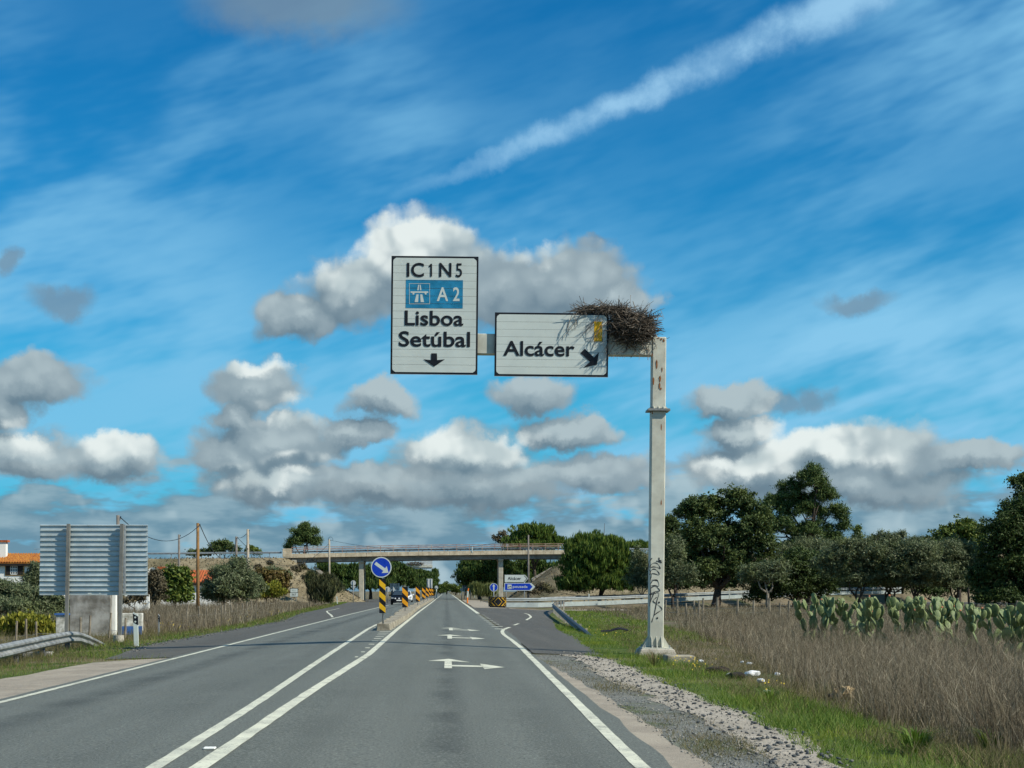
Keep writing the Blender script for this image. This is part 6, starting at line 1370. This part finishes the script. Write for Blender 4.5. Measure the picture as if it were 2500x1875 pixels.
cactus('second prickly pear clump from the left, with crowded upright pads', (2135, 2155, 2175, 2195, 2210), 46, 2, 1.25)
cactus('third prickly pear clump from the left, tallest of the row', (2225, 2240, 2260, 2280, 2295), 45.5, 6, 1.35)
cactus('fourth prickly pear clump from the left, leaning outwards', (2310, 2330, 2350, 2370, 2392), 44, 3, 1.2)
cactus('rightmost prickly pear clump cut by the picture edge', (2425, 2445, 2470, 2490, 2510), 38, 4, 1.15)

# ------------------------------------------------------------------ fences
M_fpost = mat('grey_fence_wood', (.22, .19, .14), .95, .35, 4)
def fence(label, posts, ht, mt, w, wires=3, group=None):
    """posts: pixels of their feet"""
    P = [G(*q) for q in posts]; base = P[0]; r = thing('wire_fence', label, 'fence', base); rs = random.Random(len(posts))
    for p in P:
        h = ht * rs.uniform(.85, 1.15); q = p - base; d = Vector((rs.gauss(0, .05), rs.gauss(0, .03), 0)) * h
        MB().cyl(q + Vector((0, 0, -.3)), q + d + Vector((0, 0, h)), w * rs.uniform(.8, 1.2), w * .85, 6).build('post', mt, r)
    for k in range(wires):
        z = ht * (.35 + .25 * k); m = MB()
        for a, c in zip(P[:-1], P[1:]): m.tube([a - base + Vector((0, 0, z)), (a + c) / 2 - base + Vector((0, 0, z - .04)), c - base + Vector((0, 0, z))], .006, 3)
        m.build('wire', M_galvd, r)
    return r
fence('grey wooden post and wire fence across the dry field on the right', [(1623, 1508), (1654, 1511), (1677, 1514), (1696, 1512), (1706, 1514), (1715, 1512), (1751, 1513), (1801, 1512), (1839, 1511), (1878, 1512), (1904, 1512), (1925, 1511), (2010, 1508), (2110, 1506), (2200, 1506), (2340, 1506), (2483, 1516)], 1.15, M_fpost, .07)
fence('row of thin weathered fence stakes along the left roadside', [(453, 1533), (488, 1529), (506, 1528), (524, 1526), (542, 1523.5), (552, 1521), (567, 1517), (579, 1514), (594, 1510), (603, 1507), (614, 1503.5), (627, 1499.5), (637, 1496), (648, 1492.5), (657, 1489.5), (674, 1485), (682, 1483), (692, 1480.5), (732, 1475), (739, 1474), (758, 1472), (764, 1471), (770, 1470.5)], .95, M_fpost, .05, 2)
fence('short weathered fence stakes in the weeds behind the left guard rail', [(38, 1572), (64, 1570), (89, 1567), (196, 1560), (217, 1558), (265, 1556), (305, 1556)], .8, M_fpost, .05, 1)
P = G(1534, 1478); r = thing('paling_stack', 'clump of upright grey palings left of the gantry post', 'fence', P); rs = random.Random(2)
for k in range(9): x = -.75 + k * .19; MB().box(x - .07, x + .07, rs.uniform(-.05, .05), .12, -.3, 1.05 + rs.uniform(-.12, .12)).build('paling', M_fpost, r)

# ------------------------------------------------------------------ litter, rock, scraps
def crumple(name, label, cat, px, py, sz, mt, seed, flat=.5, stretch=(1, 1)):
    p = G(px, py); bm = bmesh.new(); bmesh.ops.create_icosphere(bm, subdivisions=2, radius=1.0); rs = random.Random(seed)
    for v in bm.verts: k = 1 + .55 * mnoise.noise(v.co * 2.2 + Vector((seed, 0, 0))); v.co = Vector((v.co.x * sz * stretch[0] * k, v.co.y * sz * stretch[1] * k, v.co.z * sz * flat * k))
    me = bpy.data.meshes.new(name); bm.to_mesh(me); bm.free(); me.materials.append(mt)
    o = obj(name, me); o.location = p + Vector((0, 0, sz * flat * .6)); o.rotation_euler = (0, 0, rs.uniform(0, 3)); return tag(o, label, cat)
M_lit = mat('white_litter', (.72, .74, .74), .6, .1, 8); M_rock = mat('tan_rock', (.40, .29, .15), .9, .3, 6, bump=.4, bscale=20); M_rub = mat('black_rubber', (.012, .012, .014), .8)
for i, (px, py, s_, lab) in enumerate(((1836, 1650, .12, 'largest crumpled white litter in the weeds by the gantry'), (1858, 1664, .06, 'white litter scrap just below the largest litter'), (1785, 1652, .08, 'white litter scrap left of the largest litter, on dark debris'), (1898, 1648, .06, 'white litter scrap right of the largest litter'), (1812, 1618, .05, 'white litter scrap farther back in the field'), (1829, 1622, .06, 'pair-like white scrap behind the largest litter'), (1711, 1616, .06, 'white litter beside the gantry footing block'), (1872, 1690, .05, 'white scrap at the edge of the green grass'))):
    crumple('litter', lab, 'litter', px, py, s_, M_lit, i + 1, .55, (1.2, .8)).__setitem__('group', 'white litter in the dry weeds')
crumple('rock', 'tan rock lying at the edge of the dry weeds', 'rock', 2058, 1704, .15, M_rock, 21, .75, (1.25, .9))
crumple('scrap', 'small black scrap beside the tan rock', 'scrap', 2030, 1704, .06, M_rub, 22, .7)
crumple('debris_heap', 'low heap of dark earth and leaves behind the gantry footing', 'debris', 1752, 1640, .20, mat('dark_earth', (.035, .028, .02), .95), 23, .35, (1.3, .8))
crumple('debris_heap', 'second low dark heap beside the white litter', 'debris', 1795, 1655, .18, mat('dark_earth', ()), 24, .35, (1.2, .7))
p = G(1500, 1549); m = MB(); n = 10
for k in range(n): 
    x0, x1 = -.5 + k * .1, -.5 + (k + 1) * .1; z = lambda x: .10 + .09 * math.sin(x * 2.4 + 1) + .02 * math.sin(x * 9)
    m.add([(x0, -.09, z(x0)), (x1, -.09, z(x1)), (x1, .09, z(x1) + .05), (x0, .09, z(x0) + .05), (x0, -.09, z(x0) - .03), (x1, -.09, z(x1) - .03)], [(0, 1, 2, 3), (4, 5, 1, 0)])
o = m.build('tyre_strip', M_rub); o.location = p; tag(o, 'black strip of burst tyre lying on the grass past the guard rail end', 'tyre scrap')
